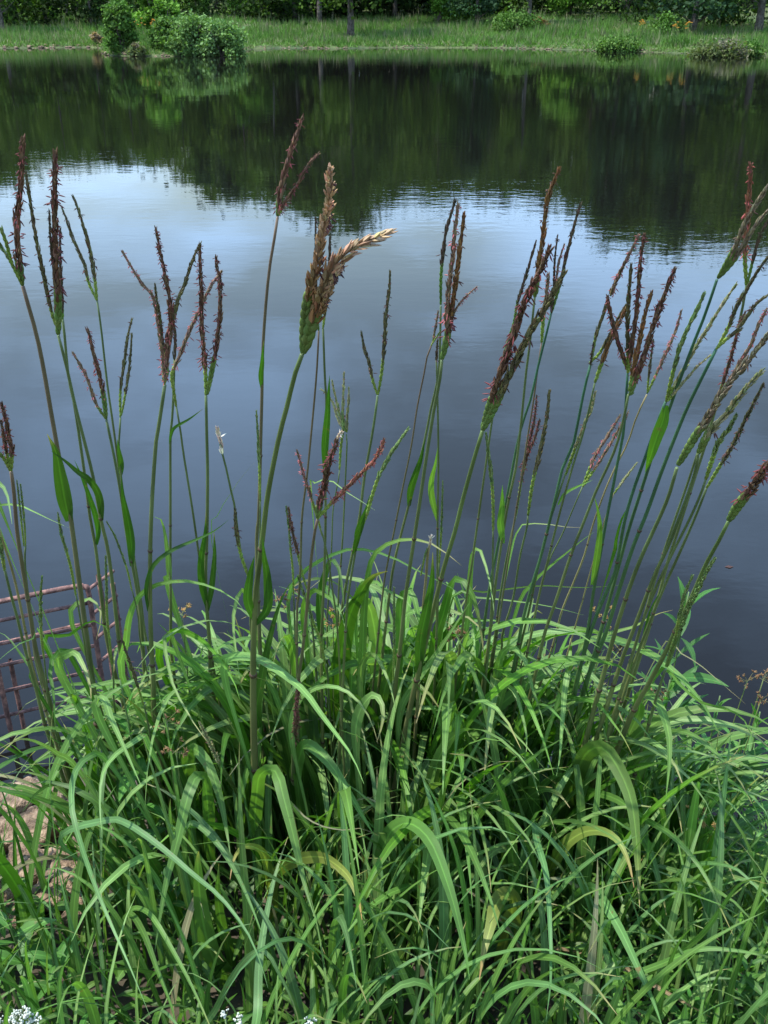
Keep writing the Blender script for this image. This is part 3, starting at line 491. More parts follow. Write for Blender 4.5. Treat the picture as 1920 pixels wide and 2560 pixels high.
# ------------------------------------------------------------------ traced leaf blades: (width px, tone, Y at root, Y at tip, points root -> tip)
BL = [
(34,'g',1.75,1.4,[(530,2150),(520,2020),(511,1955),(492,1941),(469,1993),(446,2091),(417,2201),(399,2300),(387,2381)]),
(42,'g',1.6,1.45,[(560,2560),(567,2450),(532,2392),(509,2311),(497,2207),(495,2146),(497,2128)]),
(26,'g',1.65,1.55,[(590,2470),(570,2363),(556,2323),(544,2236),(547,2158)]),
(40,'g',1.8,1.4,[(640,2080),(642,1985),(652,1935),(689,1929),(712,2005),(741,2120),(764,2219),(787,2294)]),
(34,'g',1.9,1.5,[(740,1960),(750,1890),(770,1862),(822,1906),(868,1976),(909,2045),(937,2091)]),
(36,'g',1.9,1.6,[(470,2000),(468,1900),(486,1872),(521,1912),(550,1993),(567,2080),(576,2138)]),
(26,'y',1.7,1.5,[(690,2280),(672,2180),(650,2125),(608,2118),(584,2150),(575,2200)]),
(34,'y',1.7,1.35,[(670,2300),(689,2190),(741,2150),(799,2142),(839,2161),(874,2196),(897,2253),(905,2300)]),
(17,'b',1.6,1.15,[(150,2100),(266,2051),(324,2063),(405,2120),(480,2184),(550,2242),(613,2323),(648,2398),(670,2470)]),
(15,'b',1.8,1.5,[(330,1900),(301,1877),(266,1906),(255,1976),(253,2091),(253,2207),(255,2260)]),
(15,'b',1.7,1.15,[(270,1905),(226,1890),(191,1924),(179,1976),(185,2051),(231,2196),(278,2311),(324,2415),(376,2543)]),
(15,'b',1.7,1.3,[(460,2110),(480,2057),(538,2103),(584,2172),(613,2230),(642,2300),(660,2350)]),
(23,'b',1.25,1.6,[(640,2600),(645,2525),(648,2410),(665,2294),(689,2184),(720,2091)]),
(14,'g',1.6,1.2,[(300,2340),(325,2280),(350,2272),(382,2294),(428,2369),(475,2456),(515,2543),(540,2600)]),
(18,'g',1.55,1.2,[(310,2330),(325,2285),(359,2334),(394,2427),(428,2514),(446,2600)]),
(6,'w',1.6,1.5,[(730,2020),(758,2039),(799,2063),(856,2075),(903,2071),(949,2091)]),
(15,'b',1.3,1.2,[(490,2600),(538,2525),(579,2444),(625,2387),(665,2380),(700,2438),(735,2514),(755,2590)]),
(42,'g',1.7,1.2,[(930,2300),(950,2160),(970,2092),(1000,2063),(1035,2063),(1076,2103),(1110,2184),(1139,2277),(1163,2381),(1174,2450)]),
(44,'g',1.9,1.45,[(1395,2180),(1415,2040),(1440,1940),(1469,1880),(1510,1872),(1550,1929),(1579,2005),(1591,2103),(1597,2207),(1599,2270)]),
(50,'y',1.6,1.3,[(1245,2420),(1272,2330),(1280,2260),(1262,2238),(1240,2262),(1228,2310),(1212,2370),(1198,2450)]),
(34,'y',1.75,1.45,[(1325,2300),(1376,2172),(1388,2149),(1423,2103),(1469,2078),(1516,2082),(1550,2109),(1573,2161),(1585,2219)]),
(32,'g',1.85,1.5,[(1500,2110),(1530,2072),(1562,2060),(1602,2083),(1631,2149),(1654,2230),(1666,2288)]),
(30,'g',1.85,1.7,[(1270,2120),(1301,2022),(1330,1987),(1365,1973),(1400,1988),(1425,2020)]),
(26,'g',1.9,1.75,[(1290,2060),(1348,1976),(1388,1941),(1415,1940),(1435,1960)]),
(18,'g',1.9,1.3,[(1400,2000),(1446,1976),(1492,1982),(1545,2000),(1608,2045),(1683,2091),(1753,2172),(1799,2265),(1834,2340)]),
(27,'b',1.6,1.15,[(1440,2240),(1481,2219),(1516,2265),(1556,2334),(1591,2410),(1631,2497),(1660,2580)]),
(16,'b',1.6,1.1,[(1330,2060),(1342,2103),(1365,2184),(1374,2294),(1377,2439),(1365,2554)]),
(16,'g',1.4,1.3,[(1480,2500),(1539,2456),(1654,2410),(1741,2375),(1828,2375),(1920,2392),(1990,2420)]),
(12,'b',1.6,1.35,[(1700,2180),(1740,2162),(1782,2158),(1840,2172),(1886,2213),(1920,2253),(1960,2310)]),
(17,'r',1.55,1.35,[(1400,2370),(1470,2380),(1560,2420),(1630,2460),(1700,2500),(1780,2545)]),
(14,'g',1.5,1.3,[(1560,2480),(1640,2420),(1750,2340),(1850,2210),(1925,2210)]),
(54,'d',2.0,1.7,[(845,1760),(852,1642),(872,1544),(903,1478),(934,1439),(969,1428)]),
(34,'g',1.95,1.75,[(1000,1600),(1003,1500),(1028,1478),(1047,1544),(1057,1603),(1062,1650)]),
(12,'b',2.0,1.8,[(720,1520),(760,1430),(818,1393),(872,1373),(930,1377),(989,1397),(1047,1428),(1125,1467),(1165,1500)]),
(18,'g',2.0,1.8,[(890,1500),(934,1455),(969,1478),(1020,1505),(1047,1560)]),
(20,'g',1.95,1.7,[(903,1780),(907,1622),(911,1525),(919,1447),(934,1389),(973,1358),(1020,1348),(1067,1354),(1113,1381),(1156,1416)]),
(25,'l',1.8,1.3,[(560,1680),(600,1642),(658,1653),(717,1692),(763,1731),(802,1785),(841,1836),(880,1890),(910,1960)]),
(20,'l',1.8,1.6,[(730,1850),(744,1758),(775,1727),(818,1715),(864,1727),(903,1762),(930,1809),(945,1860)]),
(23,'l',1.9,1.7,[(900,1700),(919,1638),(942,1642),(962,1680),(977,1719),(990,1780)]),
(40,'l',1.8,1.65,[(890,1820),(923,1743),(950,1750),(958,1797),(942,1855)]),
(30,'d',2.0,1.8,[(1075,1720),(1090,1600),(1110,1530),(1130,1458),(1150,1448),(1175,1474),(1195,1536),(1206,1607),(1212,1650)]),
(18,'l',2.0,1.75,[(1170,1544),(1175,1447),(1183,1380),(1200,1375),(1218,1428),(1230,1486),(1236,1540)]),
(22,'l',1.9,1.8,[(1000,1790),(1032,1719),(1086,1642),(1125,1583),(1175,1505)]),
(26,'d',1.9,1.85,[(645,1800),(654,1700),(678,1583),(701,1505),(730,1450)]),
(26,'g',2.0,1.8,[(760,1560),(775,1480),(802,1482),(833,1502),(853,1533),(865,1580)]),
(28,'d',2.05,1.85,[(800,1540),(815,1430),(833,1400),(849,1428),(857,1486),(860,1520)]),
(18,'l',1.9,1.7,[(308,1700),(315,1607),(323,1544),(342,1498),(373,1470),(420,1455),(474,1453),(537,1470),(587,1498),(620,1540)]),
(20,'l',2.0,1.85,[(180,1560),(214,1500),(241,1509),(253,1544),(240,1600)]),
(20,'l',2.0,1.75,[(640,1580),(625,1496),(600,1478),(583,1544),(589,1622),(600,1700)]),
(24,'h',2.0,1.7,[(400,1660),(420,1590),(451,1575),(490,1591),(521,1614),(552,1653),(583,1700),(600,1750)]),
(13,'l',1.9,1.6,[(440,1620),(424,1583),(410,1599),(420,1661),(435,1719),(467,1778),(490,1816),(530,1870)]),
(31,'l',1.7,1.45,[(250,1800),(248,1750),(262,1750),(275,1790),(297,1840),(325,1902),(355,1969)]),
(34,'l',1.85,1.65,[(150,1680),(168,1636),(190,1633),(211,1671),(225,1712),(228,1750)]),
(24,'d',1.85,1.7,[(168,1625),(148,1630),(130,1650),(125,1690),(133,1725),(136,1770),(138,1830)]),
(19,'d',1.8,1.9,[(90,1720),(79,1671),(62,1650),(35,1612),(16,1590),(-10,1578)]),
(17,'h',1.9,1.8,[(110,1610),(130,1592),(174,1587),(206,1563),(233,1552),(262,1565),(280,1600)]),
(12,'l',1.7,1.6,[(110,1600),(92,1595),(60,1603),(27,1625),(-20,1665)]),
(18,'l',1.6,1.4,[(200,1930),(144,1885),(114,1866),(76,1850),(41,1850),(-15,1880)]),
(20,'l',1.7,1.4,[(370,1860),(358,1840),(325,1861),(293,1883),(266,1915),(252,1956),(250,2030),(255,2080)]),
(23,'l',1.95,1.7,[(1230,1800),(1240,1710),(1252,1640),(1280,1618),(1313,1651),(1330,1716),(1352,1781),(1361,1825)]),
(20,'l',1.9,1.7,[(1240,1790),(1262,1718),(1287,1729),(1304,1781),(1317,1846),(1313,1900)]),
(25,'l',1.85,1.7,[(1420,1680),(1412,1720),(1408,1780),(1404,1825),(1400,1890),(1391,1940)]),
(36,'g',1.8,1.5,[(1590,1800),(1600,1740),(1634,1745),(1660,1790),(1673,1846),(1673,1911),(1664,2000)]),
(18,'g',1.8,1.4,[(1610,1880),(1673,1833),(1721,1833),(1773,1868),(1816,1911),(1851,1955),(1880,2010)]),
(5,'w',2.0,1.8,[(1660,1610),(1695,1629),(1747,1660),(1808,1712),(1864,1760)]),
(10,'g',1.9,1.5,[(1640,1690),(1673,1681),(1699,1710),(1751,1755),(1808,1770),(1855,1794),(1881,1846),(1890,1911)]),
(16,'l',2.0,1.9,[(1440,1640),(1491,1595),(1547,1577),(1591,1564),(1634,1538),(1682,1525)]),
(9,'l',2.0,1.9,[(1270,1420),(1295,1325),(1321,1310),(1365,1310),(1408,1317),(1456,1319)]),
(14,'g',2.0,1.9,[(1290,1530),(1330,1460),(1374,1417),(1417,1382),(1460,1347),(1486,1330)]),
(15,'d',1.95,1.8,[(1530,1400),(1539,1356),(1552,1304),(1569,1269),(1580,1235)]),
(14,'d',1.95,1.85,[(1600,1620),(1612,1580),(1625,1530),(1645,1490),(1669,1451)]),
(6,'g',2.0,1.9,[(1130,1500),(1200,1482),(1265,1473),(1352,1464),(1460,1469),(1591,1460)]),
(8,'g',2.0,1.9,[(1120,1500),(1200,1495),(1287,1503),(1374,1516),(1460,1538)]),
(14,'g',1.9,1.6,[(1400,1760),(1447,1747),(1495,1760),(1530,1803),(1560,1846),(1582,1890)]),
(13,'l',1.75,1.6,[(-10,1300),(10,1268),(39,1260),(78,1276),(117,1295),(171,1319)]),
(26,'l',1.8,1.6,[(-20,1215),(0,1212),(16,1230),(24,1270),(30,1310)]),
(28,'l',2.0,1.85,[(425,1480),(424,1440),(420,1390),(412,1330),(402,1298),(385,1292)]),
(3,'g',1.9,1.8,[(530,1360),(544,1288),(572,1241),(603,1194),(638,1155)]),
(10,'l',1.9,1.7,[(778,1230),(787,1208),(806,1200),(833,1204),(864,1229),(903,1253),(938,1276)]),
]
TONE = {'g': (.084, .176, .034), 'l': (.13, .225, .064), 'd': (.038, .10, .012), 'b': (.082, .17, .055), 'y': (.155, .205, .042), 'h': (.07, .178, .014), 'w': (.2, .2, .11), 'r': (.25, .18, .11)}  # l has top light, h has light passing through, put into the green
STEMC = {'g': ((.08, .12, .045), (.13, .145, .045)), 'p': ((.12, .085, .055), (.1, .13, .045)), 'o': ((.08, .13, .035), (.12, .12, .045)), 'b': ((.03, .095, .05), (.08, .14, .035)), 't': ((.19, .16, .07), (.2, .2, .08))}
KIND = {'m': ((.085, .04, .026), (.19, .12, .075), (.10, .02, .022), 1.1), 'p': ((.26, .16, .12), (.17, .14, .075), (.24, .065, .07), .6), 'o': ((.13, .13, .055), (.085, .07, .04), (.06, .025, .022), .2),
        'g': ((.17, .24, .085), (.12, .2, .06), (.06, .03, .03), .0), 't': ((.26, .15, .06), (.5, .35, .22), (.06, .018, .02), .45), 't2': ((.25, .21, .13), (.15, .13, .08), (.06, .03, .02), .1),
        'd': ((.07, .07, .04), (.10, .055, .045), (.05, .025, .025), .2), 'b': ((.13, .065, .028), (.24, .13, .05), (.07, .03, .02), .3), 'r': ((.3, .12, .075), (.2, .1, .06), (.2, .04, .04), .5),
        'y': ((.34, .32, .17), (.2, .24, .1), (.1, .04, .03), .05), 'w': ((.75, .66, .52), (.6, .42, .26), (.3, .1, .08), 0)}
CASE = (.17, .25, .045)

def blade_mb(mb, P3, wmax, tone, root=.5, peak=.35, fold=.16, hint=None, phi=0., tipc=None, wf=None):
    n = len(P3); wd = wmax * wprof(n, root, peak)
    if wf is not None: wd = wd * wf
    T = tang(P3)
    if hint is None:
        V = nrm(CAM - P3); side = np.cross(T, V); h = V * math.cos(phi) + nrm(side) * math.sin(phi)
    else: h = hint
    c = np.tile(jit(TONE[tone] if isinstance(tone, str) else tone, .16), (n, 1))
    s = np.linspace(0, 1, n)[:, None]
    c = c * (1 - .25 * np.clip(.25 - s, 0, 1) / .25) if False else c
    tc_ = np.array(tipc if tipc is not None else ((.24, .2, .08) if nr.rand() < .35 else c[0]))
    k = np.clip((s - .86) / .14, 0, 1) ** 1.5
    ribbon(mb, P3, wd, h, fold, c * (1 - k) + tc_ * k)

def spike_mb(mb, gm, P, r, kind, gf):
    P = spline(P, max(8, int(len(P) * 6))); L = np.r_[0, np.cumsum(np.linalg.norm(np.diff(P, axis=0), axis=1))]; tot = L[-1]
    T = tang(P)
    def pt(s): i = np.array([np.interp(s, L, P[:, k]) for k in range(3)]); d = nrm([np.interp(s, L, T[:, k]) for k in range(3)]); return i, d
    ca, cb, an, dens = KIND[kind]
    V = nrm(CAM - P[len(P) // 2]); X0 = nrm(np.cross(V, T[len(P) // 2])); a0 = nr.uniform(-.6, .6)
    sm = tot * gf; s = 0.; k = 0
    gk = kind in ('g', 'y')
    big_ = kind in ('t', 't2') or r > .0055
    while s < sm:                                            # swollen seed cases
        p, d = pt(s); side = nrm(np.cross(d, V)); sg = 1 if k % 2 else -1
        f = .52 + .26 * math.sin(min(1, s / max(sm, 1e-6)) * 2.4)
        if big_: f *= 1.22
        cc = jit(np.array(CASE) * ((.62, .68, .9) if big_ else (1, 1, 1)) * ((.55, .75, .8) if kind == 'd' else (1, 1, 1)), .2)
        LL = r * (3.3 if big_ else 2.5)
        blob(gm, p + side * sg * r * .2 * f, nrm(d + side * sg * .1), side, LL, r * 1.35 * f, r * 1.3 * f, cc, k=6)
        blob(gm, p - V * r * .15 - side * sg * r * .15, d, side, LL, r * 1.25 * f, r * 1.2 * f, cc * .92, k=6)
        s += r * (1.1 if big_ else 1.45); k += 1
    s = max(sm - r, 0)
    i0 = int(np.searchsorted(L, s)) if sm > 0 else 0; tube(mb, P[i0:], np.linspace(.36, .1, len(P) - i0) * r, np.array(cb) * .6, 5)
    nk = 0
    while s < tot - r * .8:
        u = (s - sm) / max(tot - sm, 1e-6); p, d = pt(s)
        rr = r * (1 - .5 * max(0, u) ** 2.2) * (.98 if not gk else .95) * (1 + .16 * math.sin(s / r * .9 + a0 * 9) * math.sin(s / r * .37 + a0 * 5))
        side0 = nrm(np.cross(d, V)); b0 = np.cross(side0, d)
        for rep in range(4 if kind == 't' else 3):
            an_ = a0 + (0 if nk % 2 else math.pi * .5) + rep * math.pi * .667 + nr.uniform(-.35, .35)
            side = side0 * math.cos(an_) + b0 * math.sin(an_)
            fl = nr.uniform(.04, .26) + (.16 if kind in ('t', 'w', 'r') and nr.rand() < .3 else 0)
            base = np.array(ca) * (1 - (m_ := nr.rand() ** 1.3)) + np.array(cb) * m_
            if kind == 't': base = np.array(ca) * (1 - np.clip(u * 1.1, 0, 1)) * (.7 + .3 * nr.rand()) + np.array(cb) * np.clip(u * 1.1, 0, 1) * (.8 + .35 * nr.rand()); base = base * np.array([1, .96, .95])
            blob(mb, p + side * rr * .3, nrm(d * math.cos(fl) + side * math.sin(fl)), np.cross(d, side), rr * nr.uniform(2.4, 4.0), rr * nr.uniform(.6, 1.1), rr * .5, jit(base, .35))
        nk += 1
        s += rr * 1.2
        if dens > 0 and nr.rand() < dens * .6 * (.25 + 1.5 * abs(math.sin(s / r * .21 + a0 * 7))):             # hanging stamens
            na = nr.randint(1, 5)
            for _ in range(na):
                if kind == 't': ang = nr.uniform(-.5, .9); sd = side0 * math.cos(ang) + b0 * math.sin(ang)
                else:
                    ang = nr.uniform(0, 6.28); sd = side0 * math.cos(ang) + b0 * math.sin(ang)
                if kind == 't' and u < .15: continue
                q0 = p + sd * rr * .75; dn = nrm(sd * nr.uniform(.5, 1.1) + np.array([0, 0, -1.]) * nr.uniform(.1, 1.) + d * nr.uniform(-.3, .3))
                ll = max(rr * nr.uniform(.9, 2.3), .004) * (.75 if kind == 't' else 1)
                blob(mb, q0, dn, np.cross(dn, d) + 1e-4, ll, rr * .26 + .0005, rr * .26 + .0005, jit(an, .3))
    if kind == 'w':
        p, d = pt(tot * .6)
        for _ in range(7):
            dn = nrm(d + nr.normal(0, .5, 3)); blob(mb, p, dn, np.cross(dn, V), r * 3.2, r * .7, r * .4, jit((.8, .72, .6), .1))

HERO = np.full((160, 120), 0.); HERO[122:144, 0:13] = np.where(nr.rand(22, 13) < .42, 3.5, 0); HERO[96:122, 0:13] = np.where(nr.rand(26, 13) < .75, 3.5, 0)
YROOT = 1960.
def build_stalk(rec, idx):
    label, wpx, Yt, Yb, stem, spikes, leaves, tone = rec
    ytop = min(min(p[1] for p in s[3]) for s in spikes) if spikes else stem[0][1]
    def dep(y): return Yt + (Yb - Yt) * np.clip((y - ytop) / (YROOT - ytop), -.05, 1.1)
    P = [at(x, y, dep(y)) for x, y in stem]
    last, prev = P[-1], P[-3] if len(P) > 2 else P[0]
    d = nrm(last - prev); zl = last[2]; rx = last[0] + d[0] / max(-d[2], .25) * (zl - .15) * .7; rx = rx * .9
    ry = min(max(dep(YROOT) + .02, 1.3), 2.5); rz = float(ground_z(rx, ry))
    root = np.array([rx, ry, max(rz, -.05) - .02])
    if last[2] > root[2] + .08: P = P + [last * .5 + root * .5 + np.array([0, 0, 0]), root]
    P = spline(P, 44)
    if wpx >= 7:
        hx, hy, hz = proj(spline(P, 160))
        for q_ in range(160):
            a_, b_ = int(hx[q_] // 16), int(hy[q_] // 16)
            if 0 <= a_ < 120 and 60 < b_ < (124 if wpx > 9 else 112): HERO[b_, a_] = max(HERO[b_, a_], hz[q_])
    t = thing('grass_stalk', tuple(root), label, 'grass stalk', 'flowering grass stalks at the water edge')
    dd = dist(P); s = np.linspace(0, 1, len(P))
    rad = .5 * wpx / F * dd * np.interp(s, [0, .08, .4, .75, 1], [.78, .85, 1., 1.35, 1.6]) * np.interp(dd / dd[0], [1, 3], [1, .75])
    rad *= 1.04
    mb = MB(); c0, c1 = STEMC[tone]; kk = np.clip(s * 1.3 + .08 * np.sin(s * 23 + idx), 0, 1)[:, None]
    tube(mb, P, rad, (np.array(c0) * (1 - kk) + np.array(c1) * kk) * (1 + .12 * np.sin(s * 40 + idx * 3))[:, None], 8)
    for f in (.3, .52, .74):                                     # nodes
        i = int(f * 43); d_ = nrm(P[i + 1] - P[i]); tube(mb, [P[i] - d_ * rad[i] * 1.1, P[i] - d_ * rad[i] * .4, P[i] + d_ * rad[i] * .4, P[i] + d_ * rad[i] * 1.1], np.array([1.0, 1.32, 1.3, 1.0]) * rad[i], (.055, .035, .02), 8)
    mb.build('stem', STEM, t)
    for k, (kind, w, gf, pts) in enumerate(spikes):
        off = (k - (len(spikes) - 1) / 2) * .012
        pts = [stem[0]] + list(pts) if k and math.hypot(pts[0][0] - stem[0][0], pts[0][1] - stem[0][1]) > 6 and math.hypot(pts[0][0] - stem[0][0], pts[0][1] - stem[0][1]) < 60 and kind not in ('w',) else list(pts)
        n = len(pts)
        P3 = np.array([at(x, y, dep(y) - off * min(1, i_ / 2)) for i_, (x, y) in enumerate(pts)])
        r = .5 * w * 1.08 / F * dist(P3).mean()
        m1, m2 = MB(), MB(); spike_mb(m1, m2, P3, r, kind, gf)
        sp = m1.build('seed_spike', SPK, t, smooth=False)
        if m2.n: m2.build('seed_case', SPK, sp)
    for w, tn, pts in leaves:
        P3 = spline([at(x, y, dep(y) + (-.012 if k else 0) * min(k, 3)) for k, (x, y) in enumerate(pts)], 18)
        m1 = MB(); blade_mb(m1, P3, w / F * dist(P3).mean() * .92, (.03, .082, .012) if tn == 'd' else tn, .45, .32, .3, phi=nr.uniform(-.3, .3)); m1.build('leaf', LEAF, t)  # d leaves on stalks: backlit shade is put into a darker green
for i_, rec in enumerate(ST): build_stalk(rec, i_)

# ------------------------------------------------------------------ clumps of leaves
clump = thing('grass_clump', (0, 2.05, float(ground_z(0, 2.05))), 'big clump of broad arching green grass leaves growing at the water edge', 'grass clump')
tuft = thing('grass_tuft', (.1, 1.55, float(ground_z(.1, 1.55))), 'bluish green tuft of narrower grass leaves in front of the broad leaved clump', 'grass tuft')
n_parts = {clump.name: 0, tuft.name: 0}
for w, tn, Y0, Y1, pts in BL:
    n = len(pts)
    P3 = [at(x, y, Y0 + (Y1 - Y0) * (k / (n - 1))) for k, (x, y) in enumerate(pts)]
    own = tuft if tn == 'b' else clump
    c = np.array(own.location); r0 = P3[0]
    bx = r0[0] * .75 + c[0] * .25; by = min(r0[1] + .05, 2.45); g0 = np.array([bx, by, float(ground_z(bx, by))])
    if r0[2] > g0[2] + .12:
        P3 = [g0, g0 * .45 + r0 * .55 + np.array([0, 0, .03])] + P3
        pre = np.linalg.norm(r0 - g0)
    else: pre = 0
    P3 = spline(P3, 34); dd = dist(P3); cum = np.r_[0, np.cumsum(np.linalg.norm(np.diff(P3, axis=0), axis=1))]
    wf = np.interp(cum, [0, pre * .85 + 1e-6, pre + .05], [.3, .38, 1]) if pre else None
    if pre and r0[2] > 1.1: wf = wf * np.interp(cum, [0, pre * .9, pre + .01], [.5, .25, 1])
    m1 = MB(); blade_mb(m1, P3, w / F * float(np.mean(dd[8:22])) * 1.08, tn, .6, .42, .14, phi=nr.uniform(-.35, .35), tipc=(.3, .16, .07) if tn in 'yr' else None, wf=wf)
    m1.build('leaf_blade', LEAF, own); n_parts[own.name] += 1
    if w >= 10:
        hx, hy, hz = proj(spline(P3, 90)); kx = (hx / 16).astype(int); ky = (hy / 16).astype(int)
        for q_ in range(18, 90):
            for ox in range(-1, 2) if w > 20 else (0,):
                if 0 <= ky[q_] < 160 and 0 <= kx[q_] + ox < 120: HERO[ky[q_], kx[q_] + ox] = max(HERO[ky[q_], kx[q_] + ox], hz[q_])

SILX = [-300, 0, 120, 250, 400, 520, 700, 900, 1050, 1250, 1400, 1560, 1680, 1800, 1920, 2200]
SILY = [1900, 1860, 1770, 1660, 1590, 1560, 1500, 1440, 1470, 1540, 1590, 1640, 1740, 1830, 1880, 1900]
def grow(base, azm, el0, length, droop, n=14, bend=0., ex=1.6):
    s = np.linspace(0, 1, n); el = el0 - droop * s ** ex; azs = azm + bend * s
    d = np.stack([np.cos(el) * np.cos(azs), np.cos(el) * np.sin(azs), np.sin(el)], -1)
    return base + np.r_[np.zeros((1, 3)), np.cumsum((d[1:] + d[:-1]) * .5 * length / (n - 1), axis=0)]
def ok_sil(P, slack):
    x, y, z = proj(P)
    return np.all((y > np.interp(x, SILX, SILY) - slack) | (z < .2))
def ok_hero(P, share=.25):
    x, y, z = proj(P); i = (x / 16).astype(int); j = (y / 16).astype(int); m = (i >= 0) & (i < 120) & (j >= 0) & (j < 160)
    if not m.any(): return True
    return np.mean(z[m] < HERO[j[m], i[m]] - .02) < share
def scatter(count, fx, wr, lr, tones, n=14, slack=40, drp=(1.0, 2.3), el=(55, 88), minY=.75, ex=(1.6, 1.6), share=.3, wpow=.3):
    out = []
    k = 0
    while len(out) < count and k < count * 8:
        k += 1
        x, y, azm = fx(); base = np.array([x, y, float(ground_z(x, y)) - .01])
        base[2] = max(base[2], -.1); ln = nr.uniform(*lr); e0 = R(nr.uniform(*el)); dr = nr.uniform(*drp); be = nr.uniform(-.5, .5); ex_ = nr.uniform(*ex); sl_ = slack * nr.uniform(-1.6, 1.5)
        for _ in range(8):
            P = grow(base, azm, e0, ln, dr, n, be, ex_)
            if P[:, 1].min() > minY and ok_sil(P, sl_): break
            ln *= .85
        else: continue
        if not ok_hero(P, share): continue
        P[:, 2] = np.maximum(P[:, 2], ground_z(P[:, 0], P[:, 1]) + .01)
        tn = tones[nr.randint(len(tones))]
        m1 = MB(); side = nrm(np.array([-math.sin(azm), math.cos(azm), 0])); T = tang(P)
        hint = np.cross(np.tile(side, (n, 1)), T) * -1; tw = nr.uniform(-.9, .9)
        hint = nrm(hint) + np.linspace(0, 1, n)[:, None] * tw * side
        w = nr.uniform(*wr) * (ln / lr[1]) ** wpow
        blade_mb(m1, P, w, tn, .55, .4, nr.uniform(.06, .22), hint)
        out.append((w * ln, m1))
    return out
def merge(ms):
    o = MB()
    for m in ms:
        base = o.n
        o.v += m.v; o.c += m.c; o.st += m.st; o.q += [q + base for q in m.q]; o.t += [t_ + base for t_ in m.t]; o.qm += m.qm; o.tm += m.tm; o.n += m.n
    return o
def f_clump():
    x = np.clip(nr.normal(.02, .38), -.72, .75); y = nr.uniform(1.82, 2.42 - .15 * abs(x)); 
    return x, y, math.atan2(nr.normal(-.25, .8), x * 1.6 + nr.normal(0, .6))
bl = scatter(300, f_clump, (.026, .044), (.75, 1.3), 'gglldhlgglldhlg', n=18, slack=70, drp=(1.6, 2.7), el=(70, 92), ex=(2.2, 4.5))
bl += scatter(250, f_clump, (.02, .036), (.55, 1.0), 'gdhdg', n=14, slack=60, drp=(.2, .9), el=(68, 90), ex=(1.5, 3), share=.35)
bl += scatter(60, f_clump, (.008, .016), (.5, 1.0), 'gldbgldw', slack=60, drp=(.8, 2.4), el=(55, 88), ex=(1.5, 3))
def f_wide(): x = nr.uniform(-1.15, .8); return x, nr.uniform(1.6, (2.4 if x < .45 else 2.0) if x > -.7 else 2.1), nr.uniform(0, 6.28)
bl += scatter(230, f_wide, (.018, .034), (.45, 1.0), 'gldghl', el=(70, 95), drp=(.4, 2.4), ex=(2., 4.5), slack=70)
bl.sort(key=lambda a: -a[0])
for _, m1 in bl[:100 - n_parts[clump.name]]: m1.build('leaf_blade', LEAF, clump)
merge([b[1] for b in bl[max(0, 100 - n_parts[clump.name]):]]).build('leaf_mass', LEAF, clump, kind='stuff')
def f_front():
    x = nr.normal(.05, .5); return x, nr.uniform(1.25, 1.85), nr.uniform(0, 6.28)
fr = scatter(420, f_front, (.012, .024), (.35, .8), 'bblggbblgglgbggw', slack=20, drp=(.2, 2.0), el=(70, 95), minY=.7, ex=(2., 4.5))
fr.sort(key=lambda a: -a[0])
for _, m1 in fr[:60]: m1.build('leaf_blade', LEAF, tuft)
merge([b[1] for b in fr[60:]]).build('leaf_mass', LEAF, tuft, kind='stuff')
def f_all():
    x = nr.uniform(-1.15, 1.25); return x, nr.uniform(1.15, 2.5 if -.2 < x < .5 else 1.85), nr.uniform(0, 6.28)
gr = scatter(420, f_all, (.006, .014), (.25, .65), 'gbld', n=12, slack=30, drp=(.2, 1.8), el=(60, 95), minY=.6, ex=(1.6, 4))
def f_right(): return nr.uniform(.6, 1.3), nr.uniform(1.5, 2.6), nr.uniform(0, 6.28)
gr += scatter(210, f_right, (.003, .009), (.25, .65), 'gbly', n=11, slack=60, drp=(.5, 2.2), el=(40, 88))
merge([b[1] for b in gr]).build('grass', LEAF, kind='stuff')

# ------------------------------------------------------------------ leafy plants, sedges, flowers
def lance(mb, p, d, L, W, c, droop=.6, n=7):
    d = nrm(d); azm = math.atan2(d[1], d[0]); el = math.asin(np.clip(d[2], -1, 1))
    P = grow(p, azm, el, L, droop, n); s = np.linspace(0, 1, n); wd = W * np.maximum(np.sin(np.clip(s * 1.02 + .04, 0, 1) * math.pi) ** .8, .04)
    side = np.array([-math.sin(azm), math.cos(azm), 0]); h = np.cross(np.tile(side, (n, 1)), tang(P)) * -1 + side * nr.uniform(-.6, .6)
    ribbon(mb, P, wd, h, .2, np.tile(jit(c, .18), (n, 1)))
def leafy(label, tipx, tipy, Y, lean=0., lf=.09, wf=.2, tone=(.06, .17, .03), n=16, group='leafy plants among the grass', branch=0):
    tip = at(tipx, tipy, Y); rx = tip[0] - lean; ry = Y + .04; gz = float(ground_z(rx, ry)); root = np.array([rx, ry, min(gz, tip[2] - .1)])
    t = thing('leafy_plant', tuple(root), label, 'plant', group)
    P = spline([root, root * .5 + tip * .5 + np.array([lean * .15, 0, .02]), tip], 14); m1 = MB(); tube(m1, P, np.linspace(.004, .0018, 14), (.09, .15, .05), 6); m1.build('stem', STEM, t)
    m2 = MB(); H = np.linalg.norm(tip - root)
    k = 0; s = .18
    while s < 1.0:
        p = P[min(int(s * 13), 13)]; am = k * 2.4 + nr.uniform(-.4, .4); e = R(nr.uniform(15, 55) + (25 if s > .9 else 0))
        sz = lf * nr.uniform(.75, 1.15) * (1 - .45 * max(0, s - .7) / .3)
        lance(m2, p, np.array([math.cos(am) * math.cos(e), math.sin(am) * math.cos(e), math.sin(e)]), sz, sz * wf, tone, nr.uniform(.4, 1.2))
        k += 1; s += (.8 / n) * nr.uniform(.7, 1.2)
    m2.build('foliage', LEAF, t)
